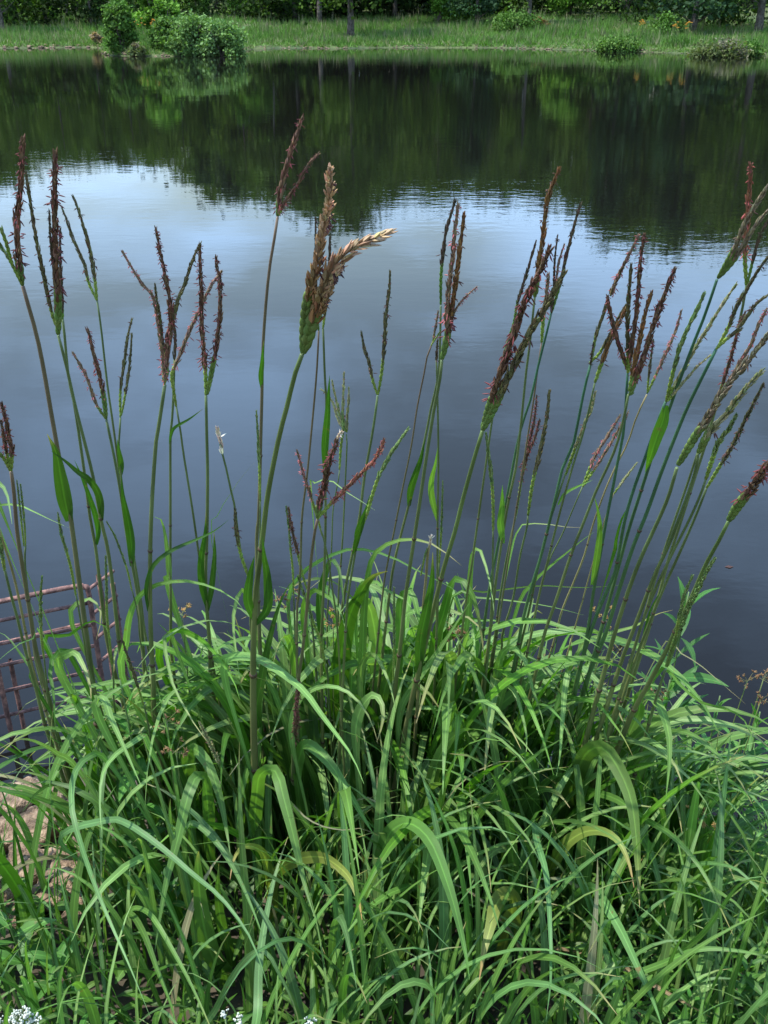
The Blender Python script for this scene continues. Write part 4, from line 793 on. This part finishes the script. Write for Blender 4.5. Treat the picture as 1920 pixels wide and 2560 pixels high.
LP = [('tall willow leaved plant standing over the dark water at the right', 1722, 1480, 2.2, .02, .17, .19, 26),
 ('willow leaved plant leaning out at the right edge below the dark water', 1850, 1850, 2.0, -.05, .14, .18, 22),
 ('lance leaved plant in front of the water gap at lower right', 1760, 1960, 1.95, .03, .13, .17, 20),
 ('light green leafy plant just right of the biggest drooping leaf', 1655, 2060, 1.9, .0, .09, .2, 16),
 ('leafy plant touching the right edge beside the brown sedge', 1900, 1780, 2.05, -.03, .13, .18, 24),
 ('small leafy plant at right edge above the long arched blade', 1890, 2080, 1.8, -.03, .08, .22, 16),
 ('bushy leafy plant under the arched pale blue green blade', 1800, 2240, 1.7, .02, .075, .25, 20),
 ('short leafy plant left of the bushy one at lower right', 1690, 2330, 1.6, .0, .07, .26, 18),
 ('leafy plant in the bottom right corner', 1880, 2400, 1.45, .0, .07, .28, 20),
 ('low leafy plant near the bottom edge right of the reddish leaf', 1730, 2490, 1.4, .0, .06, .3, 18),
 ('small leafy plant in shade beside the reddish brown leaf', 1600, 2380, 1.55, .0, .06, .26, 16),
 ('broad leaved rosette plant rising right of the rusty cage', 300, 1700, 1.85, -.02, .12, .26, 12),
 ('dark green leafy plant shaded behind the long blue green blades, lower left', 330, 2010, 1.75, .0, .08, .3, 22),
 ('second shaded leafy plant under the pale folded leaf', 405, 2180, 1.6, .0, .07, .3, 20),
 ('broad leaved plant cut by the left edge near the bottom', 15, 2290, 1.5, .0, .11, .3, 10),
 ('leafy plant left of the stones with light pointed leaves', 120, 2350, 1.45, .02, .08, .25, 14),
 ('small leafy plant behind the white flower heads', 200, 2480, 1.35, .0, .06, .3, 14),
 ('narrow leaved plant between the tall willow leaved plant and the right edge', 1800, 1740, 2.15, .0, .13, .16, 24),
 ('narrow leaved plant over the water just right of the leaning stalks', 1675, 1700, 2.2, .01, .13, .17, 22),
 ('leafy plant standing in the shallow water below the brown sedges', 1840, 2010, 1.95, .02, .12, .17, 22),
 ('slim leafy plant in the shallow water left of the brown sedges', 1730, 1850, 2.1, .0, .12, .17, 22),
 ('upright leafy plant peeking above the leaves right of centre', 1600, 1760, 2.15, .0, .08, .22, 14)]
for l, x, y, Y_, ln, lf, wf, n in LP: leafy(l, x, y, Y_, ln, lf, wf, jit((.06, .17, .03) if 'dark' not in l and 'shade' not in l else (.04, .12, .025), .1), n)  # shade of the shaded plants is put into a darker leaf colour
def cover(name, cnt, xr, yr, zr, szr, tones):
    m1 = MB()
    for _ in range(cnt):
        x = nr.uniform(*xr); y = nr.uniform(*yr); z = float(ground_z(x, y)); 
        if z < -.12: continue
        am = nr.uniform(0, 6.28); e = R(nr.uniform(-10, 60)); sz = nr.uniform(*szr)
        lance(m1, np.array([x, y, z + nr.uniform(*zr)]), np.array([math.cos(am) * math.cos(e), math.sin(am) * math.cos(e), math.sin(e)]), sz, sz * nr.uniform(.14, .3), TONE[tones[nr.randint(len(tones))]], nr.uniform(.1, 1.2), 5)
    m1.build(name, LEAF, kind='stuff')
cover('undergrowth', 2300, (.35, 1.35), (1.15, 2.2), (.0, .26), (.03, .075), 'hgdgl')
cover('undergrowth', 1000, (-1.1, .3), (1.0, 1.85), (.0, .12), (.045, .10), 'dgdg')

def sedge(label, x, y, Y, lean, pale=False):
    tip = at(x, y, Y); rx = tip[0] - lean; ry = Y + .02; root = np.array([rx, ry, float(ground_z(rx, ry))])
    t = thing('sedge', tuple(root), label, 'sedge', 'sedges with brown seed heads')
    P = spline([root, root * .5 + tip * .5 + np.array([-lean * .2, 0, .03]), tip], 14); m1 = MB(); tube(m1, P, .0014, (.1, .14, .04), 5); m1.build('stem', STEM, t)
    m2 = MB(); c0 = (.3, .19, .06) if pale else (.17, .1, .045)
    for k in range(7):
        d = nrm(np.array([nr.normal(0, .8), nr.normal(0, .8), nr.uniform(-.3, .9)])); q = tip + d * nr.uniform(.01, .035)
        tube(m2, [tip, q], .0006, (.12, .13, .05), 4, cap=False)
        for _ in range(9):
            dn = nrm(d + nr.normal(0, .7, 3)); blob(m2, q, dn, np.array([.3, .5, .8]), nr.uniform(.006, .012), .0028, .0028, jit(c0, .3))
    m2.build('seed_head', SPK, t)
for l, x, y, Y_, ln, pl in [('brown headed sedge at the right edge over the water', 1908, 1700, 2.0, .03, False), ('brown headed sedge touching the right edge, the lower of two', 1902, 1750, 1.95, .03, False), ('brown headed sedge on the left arm of the right edge group', 1868, 1703, 2.05, .04, False),
    ('brown sedge head low among leaves right of centre', 1655, 1742, 1.9, .02, False), ('yellowish sedge head behind the leaning stalks', 1512, 1545, 2.0, .02, True), ('brownish sedge head directly below the yellowish one', 1537, 1625, 2.0, .02, False),
    ('dark sedge head left of centre over the water', 720, 1500, 2.0, .01, False), ('golden brown sedge head hanging between centre blades', 833, 1560, 1.95, .01, True), ('brown sedge head behind the leaning thick stalk', 1125, 1562, 2.0, .01, False), ('brown sedge head right beside the thick leaning stalk', 1149, 1592, 1.98, .01, False),
    ('small brown sedge head at left among shaded leaves', 418, 1803, 1.8, .01, False), ('tiny sedge head above the left arching leaf', 455, 1535, 2.0, .01, True), ('ochre drooping grass head over the water gap at lower right', 1745, 2040, 1.75, -.04, True), ('ochre grass head nearer the right edge at lower right', 1790, 2080, 1.72, -.04, True), ('dark little sedge head low left of centre', 440, 1880, 1.7, .0, False)]: sedge(l, x, y, Y_, ln, pl)

WHITE, tW, oW, pW = new_mat('white_petals'); pW.inputs['Base Color'].default_value = (.42, .45, .38, 1); pW.inputs['Roughness'].default_value = .7
def wflower(label, x, y, Y, rad, cnt):
    c = at(x, y, Y); gz = float(ground_z(c[0], Y)); root = np.array([c[0], Y + .01, min(gz, c[2] - .05)])
    t = thing('white_flower', tuple(root), label, 'flower', 'white flower heads at the bottom edge')
    m1 = MB(); tube(m1, [root, c - np.array([0, 0, .02])], .002, (.1, .16, .05), 5)
    m2 = MB()
    for _ in range(cnt):
        r = rad * math.sqrt(nr.rand()); th = nr.uniform(0, 6.28); q = c + np.array([r * math.cos(th), r * math.sin(th), -.15 * r + nr.uniform(-.004, .004)])
        tube(m1, [c - np.array([0, 0, .02]), q], .0006, (.1, .16, .05), 4, cap=False)
        b = nr.uniform(.0018, .003)
        for j_ in range(3):
            o3 = q + nr.normal(0, .0018, 3); blob(m2, o3 - np.array([0, 0, b]), np.array([0, 0, 1.]), np.array([1., 0, 0]), b * 2, b * 1.7, b * 1.7, (1, 1, 1), k=6)
    m1.build('stem', STEM, t); m2.build('flower_head', WHITE, t)
for l, x, y, r_, n in [('white flower head nearest the bottom left corner', 25, 2556, .026, 34), ('white flower head second from the bottom left corner', 80, 2552, .02, 22), ('small white flower head under the left grass blades', 50, 2535, .016, 25), ('white flower head at the bottom edge left of centre', 598, 2548, .012, 10), ('tiny white flower above the bottom edge left of centre', 562, 2530, .007, 8), ('white flower head at the bottom edge near centre', 775, 2552, .01, 8)]: wflower(l, x, y, 1.22, r_, n)

# ------------------------------------------------------------------ rusty cage and stones
C0 = np.array([-.89, 2.97]); SL = .42
def onp(x, y, off=0.):                     # pixel -> point on the upright panel plane
    d = FW + (x - 960) / F * np.array([1., 0, 0]) + (1280 - y) / F * UP
    k = (C0[1] + off - SL * C0[0]) / (d[1] - SL * d[0]); return CAM + d * k
cage = thing('rusty_cage', (-1.1, 2.88, 0), 'rusty cage of welded ribbed iron bars standing in the water at the left', 'cage')
xR = onp(225, 1500)[0]
def ribbar(P, r, name='bar'):
    P = np.asarray(P); L = np.linalg.norm(P[-1] - P[0]); n = max(4, int(L / .0035)); Q = spline(P, n); m1 = MB()
    rr = r * (1 + .09 * (np.arange(n) % 2)); tube(m1, Q, rr, (1, 1, 1), 8); m1.build(name, RUST, cage)
xL = onp(-90, 1700)[0]
def pp(X, z, off=0.): return np.array([X, C0[1] + off + SL * (X - C0[0]), z])
for yl in (1504, 1551, 1609, 1664, 1731, 1793, 1853, 1942):
    z = onp(0, yl)[2]
    if yl == 1504: ribbar([pp(xL, z), pp(xR - .3, z), pp(xR - .05, z + .002), pp(xR - .012, z - .006, -.004), pp(xR + .002, z - .03, -.01), pp(xR + .002, z - .3, -.01), pp(xR + .002, -.2, -.01)], .0085)
    else: ribbar([pp(xL, z), pp(xR, z + nr.uniform(-.004, .004))], .0066)
z = onp(0, 1621)[2]; ribbar([pp(xL, z, .03), pp(xR - .05, z + .012, .03)], .005)
zt = onp(0, 1504)[2]
def post(X, off, r, top, bot=-.25, name='post'):
    m1 = MB(); P = spline([pp(X, bot, off), pp(X, top - .03, off), pp(X, top, off)], 40); tube(m1, P, r, (1, 1, 1), 8); m1.build(name, RUST, cage)
post(xR + .022, .05, .009, zt - .03); post(xR + .045, .11, .009, zt - .1); 
for z in (zt - .02, zt - .12, zt - .22, zt - .32): ribbar([pp(xR, z), pp(xR + .05, z - .01, .12)], .006)
xm = onp(15, 1750)[0]; post(xm, -.014, .009, onp(0, 1664)[2]); post(xm + .028, .02, .008, onp(0, 1664)[2] - .01)
post(xm - .1, .02, .008, zt)
for k in range(1): post(xR - .03 - .0 * k, .09 + .05 * k, .006, zt - .12 - .08 * k)

def rock(label, x, y, Y, sz, sq, shade):
    Y = 3.2; sz *= .8
    while Y > 1.2:
        c = at(x, y, Y)
        if c[2] > float(ground_z(c[0], Y)) + sz * .25: break
        Y -= .01
    import bmesh
    bm = bmesh.new(); bmesh.ops.create_icosphere(bm, subdivisions=4, radius=1)
    sd = nr.uniform(0, 50, 3)
    from mathutils import noise
    V_ = np.array([v.co[:] for v in bm.verts]); fcs = [[v.index for v in f.verts] for f in bm.faces]; bm.free()
    k = np.array([noise.noise(Vector(v * 1.1 + sd)) * .45 + noise.noise(Vector(v * 2.7 + sd)) * .18 + noise.noise(Vector(v * 7 + sd)) * .06 for v in V_])
    V_ = np.sign(V_) * np.abs(V_) ** .78 * (1 + k)[:, None] * sz * np.array([1, .85, sq])
    an = nr.uniform(0, 3); V_ = V_ @ np.array([[math.cos(an), -math.sin(an), 0], [math.sin(an), math.cos(an), 0], [0, 0, 1]])
    m1 = MB(); m1.add(V_, None, fcs, shade); o = m1.build('rock', ROCK, smooth=True); o.location = c
    o['label'] = label; o['category'] = 'rock'; o['group'] = 'stones at the foot of the rusty cage'
for l, x, y, Y_, s, q in [('tan stone topmost under the lowest cage bar', 30, 2010, 2.42, .085, .6), ('knobbly pale stone right of the topmost tan stone', 120, 1985, 2.46, .08, .6), ('pinkish stone at the left edge below the top stones', 25, 2085, 2.3, .075, .7), ('rounded beige stone in the middle of the stone pile', 100, 2075, 2.32, .08, .7),
    ('stone half hidden behind the dark leaves right of the pile', 180, 2060, 2.38, .07, .7), ('grey beige stone low in the pile beside the dark gap', 170, 2160, 2.22, .07, .7), ('orange tan flat stone at the bottom of the pile', 150, 2230, 2.12, .085, .5), ('brown shaded stone at the left edge, lowest of the pile', 30, 2200, 2.12, .08, .6), ('small reddish stone near the left edge above the white flowers', 60, 2290, 2.0, .06, .6),
    ('pale stone behind the stalk at the right end of the pile', 215, 2110, 0, .06, .7), ('small buff stone between the two top stones', 72, 1975, 0, .05, .7), ('mottled stone right above the orange tan flat stone', 110, 2160, 0, .065, .7), ('brown stone tucked under leaves below the pinkish stone', 60, 2140, 0, .06, .7), ('lowest small stone beside the leafy plant at the left', 190, 2290, 0, .06, .6),
    ('dark wet stone at the waterline right of the thick leaning stalks', 1540, 2215, 2.15, .06, .5)]: rock(l, x, y, Y_, s, q, (1, 1, 1))

c = at(1822, 1418, 4.0); k_ = 2.3 / (2.3 - c[2]); c = CAM + (c - CAM) * k_
m1 = MB(); m1.add(np.array([c + [-.02, 0, .002], c + [0, .011, .004], c + [.023, .002, .002], c + [.002, -.011, .003]]), [(0, 1, 2, 3)], None, (.09, .045, .035)); o_ = m1.build('floating_leaf', LEAF); o_['label'] = 'small reddish dead leaf floating on the dark water at the right'; o_['category'] = 'leaf'
# ------------------------------------------------------------------ far shore: trees, shrubs, meadow
def crown_mb(mb, env, ncl, per, qs, cols, spread=(.75, .55)):
    for _ in range(ncl):
        c, r = env(); base = np.array(cols[nr.randint(len(cols))]) * nr.uniform(.75, 1.25)
        p = c + nr.normal(0, 1, (per, 3)) * np.array([r * spread[0], r * spread[0], r * spread[1]])
        a = nrm(nr.normal(0, 1, (per, 3))); nn = nrm(nr.normal(0, 1, (per, 3)) + np.array([0, 0, .8])); s_ = nrm(np.cross(a, nn)); b_ = np.cross(nn, s_)
        q = nr.uniform(*qs, (per, 1)); l = q * nr.uniform(.6, 1.3, (per, 1))
        v = np.stack([p - s_ * q * .5, p - b_ * l * .5, p + s_ * q * .5, p + b_ * l * .6], 1).reshape(-1, 3)
        cc = np.repeat(base * nr.uniform(.75, 1.3, (per, 1)) * np.ones(3), 4, 0)
        mb.add(v, np.arange(per * 4).reshape(-1, 4), None, cc)
GREENS = [(.045, .09, .014), (.06, .11, .016), (.034, .07, .012), (.075, .13, .02)]
def make_tree(name, h, rad, low, trunk_r, cols, ncl=46, per=80, bark=None, limbs=7, conical=False):
    t = bpy.data.objects.new(name, None); col.objects.link(t)
    m1 = MB(); lean = nr.uniform(-.03, .03) * h
    P = spline([(0, 0, -.3), (lean * .3, 0, h * .3), (lean, .1, h * .62), (lean * 1.2, 0, h * .92)], 12); tube(m1, P, np.linspace(trunk_r, trunk_r * .15, 12) * (1 + .35 * np.exp(-np.arange(12) * 1.2)), (1, 1, 1), 8)
    for k in range(limbs):
        z = h * nr.uniform(low * .9, .8); i = int(z / h * 11); am = nr.uniform(0, 6.28); L = rad * nr.uniform(.5, .95)
        tube(m1, spline([P[i], P[i] + np.array([math.cos(am) * L * .5, math.sin(am) * L * .5, L * .25]), P[i] + np.array([math.cos(am) * L, math.sin(am) * L, L * .55])], 6), np.linspace(trunk_r * .38, trunk_r * .08, 6), (1, 1, 1), 5)
    m1.build('trunk', bark or BARK, t, local=True)
    def env():
        u = nr.rand(); z = h * (low + (1 - low) * u); rr = rad * (math.sin(math.pi * min(1, .12 + u * .84)) ** .6 if not conical else (1.05 - u)); am = nr.uniform(0, 6.28); q = rr * math.sqrt(nr.uniform(.15, 1)) * .85
        return np.array([lean * u + q * math.cos(am), q * math.sin(am), z]), rad * nr.uniform(.16, .34)
    m2 = MB(); crown_mb(m2, env, ncl, per, (.16, .36), cols); m2.build('crown', FOL, t, local=True, smooth=False)
    return t
protos = [make_tree('tree', 12, 3.2, .28, .2, GREENS), make_tree('tree', 12, 2.6, .36, .17, GREENS[:3], 40), make_tree('tree', 12, 3.8, .22, .26, GREENS, 60, 80),
          make_tree('pine_tree', 12, 2.7, .12, .19, [(.022, .055, .022), (.03, .065, .03)], 60, 80, conical=True), make_tree('tree', 12, 2.9, .45, .13, [(.07, .13, .028), (.055, .1, .025)], 38, 70, bark=PALEBARK)]
SKX = [-400, 0, 170, 300, 430, 500, 560, 700, 800, 900, 1000, 1150, 1300, 1420, 1500, 1560, 1700, 1800, 1920, 2300]
SKY = [470, 470, 415, 425, 415, 470, 505, 520, 575, 560, 512, 508, 515, 540, 565, 620, 640, 600, 630, 640]
def tree_h(X, Yd):
    z = 11.
    for _ in range(4):
        dz = Yd * math.cos(PITCH) + (2.3 + z) * math.sin(PITCH); px = 960 + F * X / dz
        dep = PITCH - math.atan((1280 - np.interp(px, SKX, SKY)) / F); z = Yd * math.tan(dep) - 2.3
    return z
used = set()
def put(kind, X, Yd, label, group=None, hs=1., cat=None):
    pr = protos[kind]; o = pr if kind not in used else copy_tree(pr); used.add(kind)
    gz = float(ground_z(X, Yd)); h = (tree_h(X, Yd) - gz) * hs; s = h / 12.2
    o.location = (X, Yd, gz); o.scale = (s * nr.uniform(.95, 1.2), s * nr.uniform(.95, 1.2), s); o.rotation_euler = (0, 0, nr.uniform(0, 6.28))
    o['label'] = label; o['category'] = cat or ('pine tree' if kind == 3 else 'tree')
    if group: o['group'] = group
def xw(px, Yd): return (px - 960) / F * (Yd * .891 + 1.0)
# trees whose trunks can be told apart
for kd, px, Yd, hs, l in [(0, 12, 66, .95, 'thick dark trunked tree at the far left edge of the shore'), (0, 120, 71, .92, 'dark trunk behind the left meadow, second from the left edge'), (1, 233, 69, .95, 'dark trunked tree left of the waterside bush'),
    (4, 679, 76, .9, 'pale slim trunk lit by sun at the back of the meadow'), (1, 738, 77, .95, 'greyish trunk just right of the pale slim trunk'), (1, 800, 74, .9, 'thin dark tree trunk between the greyish trunk and the meadow tree'), (2, 877, 64, .9, 'single dark trunked tree standing forward on the meadow left of centre'),
    (2, 1100, 72, .97, 'tree with a dark trunk at the upper edge right of centre'), (3, 1190, 70, .8, 'small dark tree standing on the meadow edge right of centre'), (1, 1320, 69, .9, 'slender dark tree beside the rusty brown dead bush'), (3, 1560, 74, .95, 'pine with bare ground showing beside its trunk'),
    (3, 1728, 61, .9, 'large dark evergreen standing forward at the right of the shore'), (2, 1890, 60, .95, 'dark tree at the far right edge of the shore')]:
    put(kd, xw(px, Yd), Yd, l, 'trees of the far shore', hs)
lab = {0: 'dark leafy tree in the shaded wood behind the far meadow', 1: 'slim leafy tree in the shaded wood behind the far meadow', 2: 'broad leafy tree in the shaded wood behind the far meadow', 3: 'dark evergreen in the shaded wood behind the far meadow', 4: 'pale barked tree in the shaded wood behind the far meadow'}
for row, (Yd, step, ph) in enumerate(((78, 3.6, 0), (84, 3.8, 1.5), (91, 4.0, .7), (100, 4.2, 2.1))):
    x = -42 - row * 3 + ph
    while x < 44 + row * 3:
        kd = int(nr.choice([0, 0, 1, 2, 2, 3, 4])); yy = Yd + nr.uniform(-1.6, 1.6)
        put(kd, x + nr.uniform(-.8, .8), yy, lab[kd], 'trees of the shaded wood', nr.uniform(.82, 1.0) if row < 2 else nr.uniform(.9, 1.0)); x += step * nr.uniform(.8, 1.2)
# understorey at the wood's edge: one unbroken mass
mb = MB()
def wood_edge(x): return np.interp(x, [-30, -18, -10, -4, 6, 12, 17, 30], [66, 67, 70, 75, 76.5, 71, 62, 58])
def env_e():
    x = nr.uniform(-32, 32); y = float(wood_edge(x)) + 1.5 + abs(nr.normal(0, 2.0)); return np.array([x, y, float(ground_z(x, y)) + nr.uniform(.0, 2.0)]), nr.uniform(.35, .8)
crown_mb(mb, env_e, 330, 60, (.12, .3), [(.016, .034, .008), (.022, .045, .01), (.012, .026, .007), (.05, .10, .02)])
def env_u():
    x = nr.uniform(-48, 48); y = nr.uniform(77, 104); return np.array([x, y, float(ground_z(x, y)) + nr.uniform(.2, 2.4)]), nr.uniform(.5, 1.1)
crown_mb(mb, env_u, 620, 60, (.18, .4), [(.03, .055, .016), (.04, .075, .02), (.02, .04, .014)])
def env_b():
    x = nr.uniform(-60, 60); y = nr.uniform(106, 116); return np.array([x, y, nr.uniform(2, .9 * tree_h(x, y))]), nr.uniform(1.2, 2.2)
crown_mb(mb, env_b, 760, 90, (.5, 1.0), [(.025, .045, .016), (.03, .06, .018)]); mb.build('undergrowth', FOL, smooth=False, kind='stuff')

def shrub(label, px, base_y, Yd, w, h, cols, n=26, per=170, q=(.07, .15), name='shrub', cat='shrub', group=None, off=(0, 0)):
    X = xw(px, Yd); gz = max(float(ground_z(X, Yd)), 0.0)
    t = thing(name, (X, Yd, gz), label, cat, group); m1 = MB()
    for k in range(7):
        am = nr.uniform(0, 6.28); tube(m1, spline([(0, 0, -.1), (math.cos(am) * w * .12, math.sin(am) * w * .12, h * .4), (math.cos(am) * w * .3, math.sin(am) * w * .3, h * .8)], 6), np.linspace(.05, .015, 6), (1, 1, 1), 5)
    m1.build('stem', BARK, t, local=True)
    def env():
        am = nr.uniform(0, 6.28); u = nr.rand(); rr = w * .5 * math.sin(math.pi * (.25 + u * .65)) ** .8 * math.sqrt(nr.uniform(.1, 1))
        return np.array([rr * math.cos(am), rr * math.sin(am) * .8, h * (.08 + u * .84)]), w * .09 * nr.uniform(.7, 1.3)
    m2 = MB(); crown_mb(m2, env, n, per, q, cols, (.9, .8)); m2.build('foliage', FOL, t, local=True, smooth=False)
LG = [(.13, .23, .07), (.11, .2, .06), (.16, .26, .1)]; DG = [(.07, .15, .03), (.055, .12, .025), (.1, .18, .045)]; BG = [(.09, .2, .03), (.12, .24, .04)]
shrub('narrow dark green bush at the left of the small point, touching the water', 308, 0, 51.5, 1.35, 2.0, DG, 38)
shrub('grey green willow bush bulging over the water, right end of the small point', 555, 0, 50.8, 2.1, 1.25, LG, 50)
shrub('grey green willow bush in the middle of the waterside thicket', 490, 0, 51.2, 2.4, 1.6, LG, 60)
shrub('darker low bush between the narrow bush and the willow thicket', 425, 0, 51.8, 1.7, 1.3, DG, 36)
shrub('bright yellow green young tree behind the small point', 395, 0, 58, 1.9, 3.4, BG, 36, 150, (.1, .22), 'young_tree', 'tree')
shrub('smaller bright green shrub right of the bright young tree', 425, 0, 57, 1.5, 2.0, BG, 24)
shrub('dull green shrub standing left of the bright young tree', 300, 0, 60, 1.6, 2.4, DG, 24)
shrub('small light green shrub under the left trees', 66, 0, 71, 2.2, 1.9, BG, 22)
shrub('light green sapling group between the dark left trunks', 105, 0, 73, 2.4, 1.6, BG, 22)
shrub('green shrub under the trees right of the willow bushes', 500, 0, 72, 2.0, 2.0, DG, 20)
shrub('bright shrub at the wood edge above the left meadow', 720, 0, 78, 3.0, 1.2, BG, 22)
shrub('bright leafy young tree at the top edge near centre', 1150, 0, 72, 3.6, 5.6, BG, 60, 170, (.1, .22), 'young_tree', 'tree')
shrub('yellow green young tree among dark trunks right of centre', 1420, 0, 75, 3.0, 4.2, BG, 40, 150, (.1, .22), 'young_tree', 'tree')
shrub('bright young tree in the wood at the upper left', 620, 0, 76, 3.0, 4.6, BG, 40, 150, (.1, .22), 'young_tree', 'tree')
shrub('dark low shrub on the meadow right of centre', 1290, 0, 66, 3.0, .8, DG, 24)
shrub('dark green shrub near the waterline right of centre', 1545, 0, 55.6, 2.4, .38, DG, 24)
shrub('grey brown twiggy bush at the waterline near the right edge', 1800, 0, 50.2, 2.2, .42, [(.12, .12, .08), (.1, .13, .05)], 24)
shrub('dark shrub beside the grey brown twiggy bush', 1850, 0, 51, 2.0, .4, DG, 18)
shrub('rusty brown dead bush on the meadow', 1345, 0, 67.5, 1.2, .5, [(.2, .1, .05), (.15, .1, .04)], 8)
shrub('low bush under the right evergreen', 1660, 0, 60, 2.2, .9, DG, 18)
shrub('dry tan grass tussock on the bank left of the narrow bush', 247, 0, 60.3, .9, .5, [(.35, .25, .17), (.3, .24, .15)], 10)
shrub('dry buff bush between the waterside bushes', 345, 0, 50.6, .8, .5, [(.18, .16, .1), (.12, .15, .06)], 12)
def lily(label, px, Yd, w):
    X = xw(px, Yd); gz = float(ground_z(X, Yd)); t = thing('lily_plant', (X, Yd, gz), label, 'flowers', 'orange lilies on the point'); m1, m2 = MB(), MB()
    for k in range(46):
        am = nr.uniform(0, 6.28); q = np.array([X + nr.normal(0, w * .4), Yd + nr.normal(0, .25), gz]); P = grow(q, am, R(80), nr.uniform(.5, .9), 1.6, 7); ribbon(m1, P, .03 * wprof(7), np.tile([math.cos(am), math.sin(am), 1.], (7, 1)), .1, jit((.06, .14, .03), .2))
    for k in range(9):
        q = np.array([X + nr.normal(0, w * .3), Yd - .2 + nr.normal(0, .2), gz + nr.uniform(.85, 1.15)]); tube(m1, [q * [1, 1, 0] + [0, 0, gz], q], .008, (.08, .14, .04), 4)
        for j in range(5):
            dn = nrm(np.array([math.cos(j * 1.26), math.sin(j * 1.26), .5])); blob(m2, q, dn, np.array([0, .1, 1.]), .065, .035, .02, jit((.55, .27, .03), .15))
    m1.build('foliage', FOL, t); m2.build('flower_head', SPK, t)
lily('left orange lily patch behind the small point', 356, 55.5, .55); lily('right orange lily patch beside the bright young tree', 394, 55, .5)
for k, (px, Yd, l, w) in enumerate([(1598, 57.5, 'yellow flower patch on the right meadow', .4), (1680, 55, 'yellow flower patch nearest the right evergreen', .4), (1710, 54.5, 'faint yellow flower patch right of the other two', .3)]): lily(l, px, Yd, w)

# meadow of tall grass on the far bank
mb = MB(); cnt = 42000
X = nr.uniform(-34, 34, cnt * 2); d = nr.uniform(0, 1, cnt * 2) ** 1.25 * 22; Yd = far_edge(X) + .15 + d
keep = (nr.rand(cnt * 2) < np.where(d > 14, .35, 1)); X, Yd, d = X[keep][:cnt], Yd[keep][:cnt], d[keep][:cnt]; n = len(X)
Z = ground_z(X, Yd); hh = nr.uniform(.12, .42, n) * (1 + .45 * np.sin(X * .8) * np.sin(Yd * .6 + 1)) * np.where(d < .8, .6, 1)
patch = .5 + .5 * np.sin(X * .55 + 1.3 * np.sin(Yd * .4)) * np.sin(Yd * .9 + X * .2)
base = np.array([.085, .185, .035]) * (1 - patch[:, None] * .5) + np.array([.13, .2, .07]) * patch[:, None] * .5
pale = nr.rand(n) < .1; hh = hh * np.where(pale, 1.5, 1) * np.where(nr.rand(n) < .08, 1.6, 1); base = np.where(pale[:, None], np.array([.2, .2, .12]), base) * nr.uniform(.65, 1.3, (n, 1))
for k in range(4):
    am = nr.uniform(0, 6.28, n); lx = nr.normal(0, .12, n); ly = nr.normal(0, .12, n); wv = nr.uniform(.015, .035, n)
    p0 = np.stack([X + nr.normal(0, .06, n), Yd + nr.normal(0, .06, n), Z], -1); s_ = np.stack([np.cos(am), np.sin(am) * .5, np.zeros(n)], -1) * wv[:, None]
    tip = p0 + np.stack([lx, ly, hh * nr.uniform(.7, 1.1, n)], -1)
    v = np.stack([p0 - s_, p0 + s_, tip], 1).reshape(-1, 3); mb.add(v, None, np.arange(n * 3).reshape(-1, 3), np.repeat(base, 3, 0))
mb.build('meadow_grass', FOL, smooth=False, kind='stuff')
# stones along the far waterline
mb = MB()
for k in range(520):
    x = nr.uniform(-24, 22); 
    if nr.rand() > .75 + .25 * math.sin(x * 1.7): continue
    y = float(far_edge(x)) + nr.uniform(-.12, .35); z = float(ground_z(x, y)); s_ = nr.uniform(.03, .09) * (1.3 if x < -11 else .8)
    blob(mb, np.array([x - s_, y, z + s_ * .2]), np.array([1., nr.uniform(-.4, .4), nr.uniform(-.15, .15)]), np.array([0, 1., 0]), s_ * 2.4, s_ * 1.3, s_ * 1.1, (1, 1, 1), k=6)
mb.build('shore_gravel', mat_noise('shore_stone', (.10, .075, .05), (.26, .19, .13), 3, .95), smooth=False, kind='stuff')
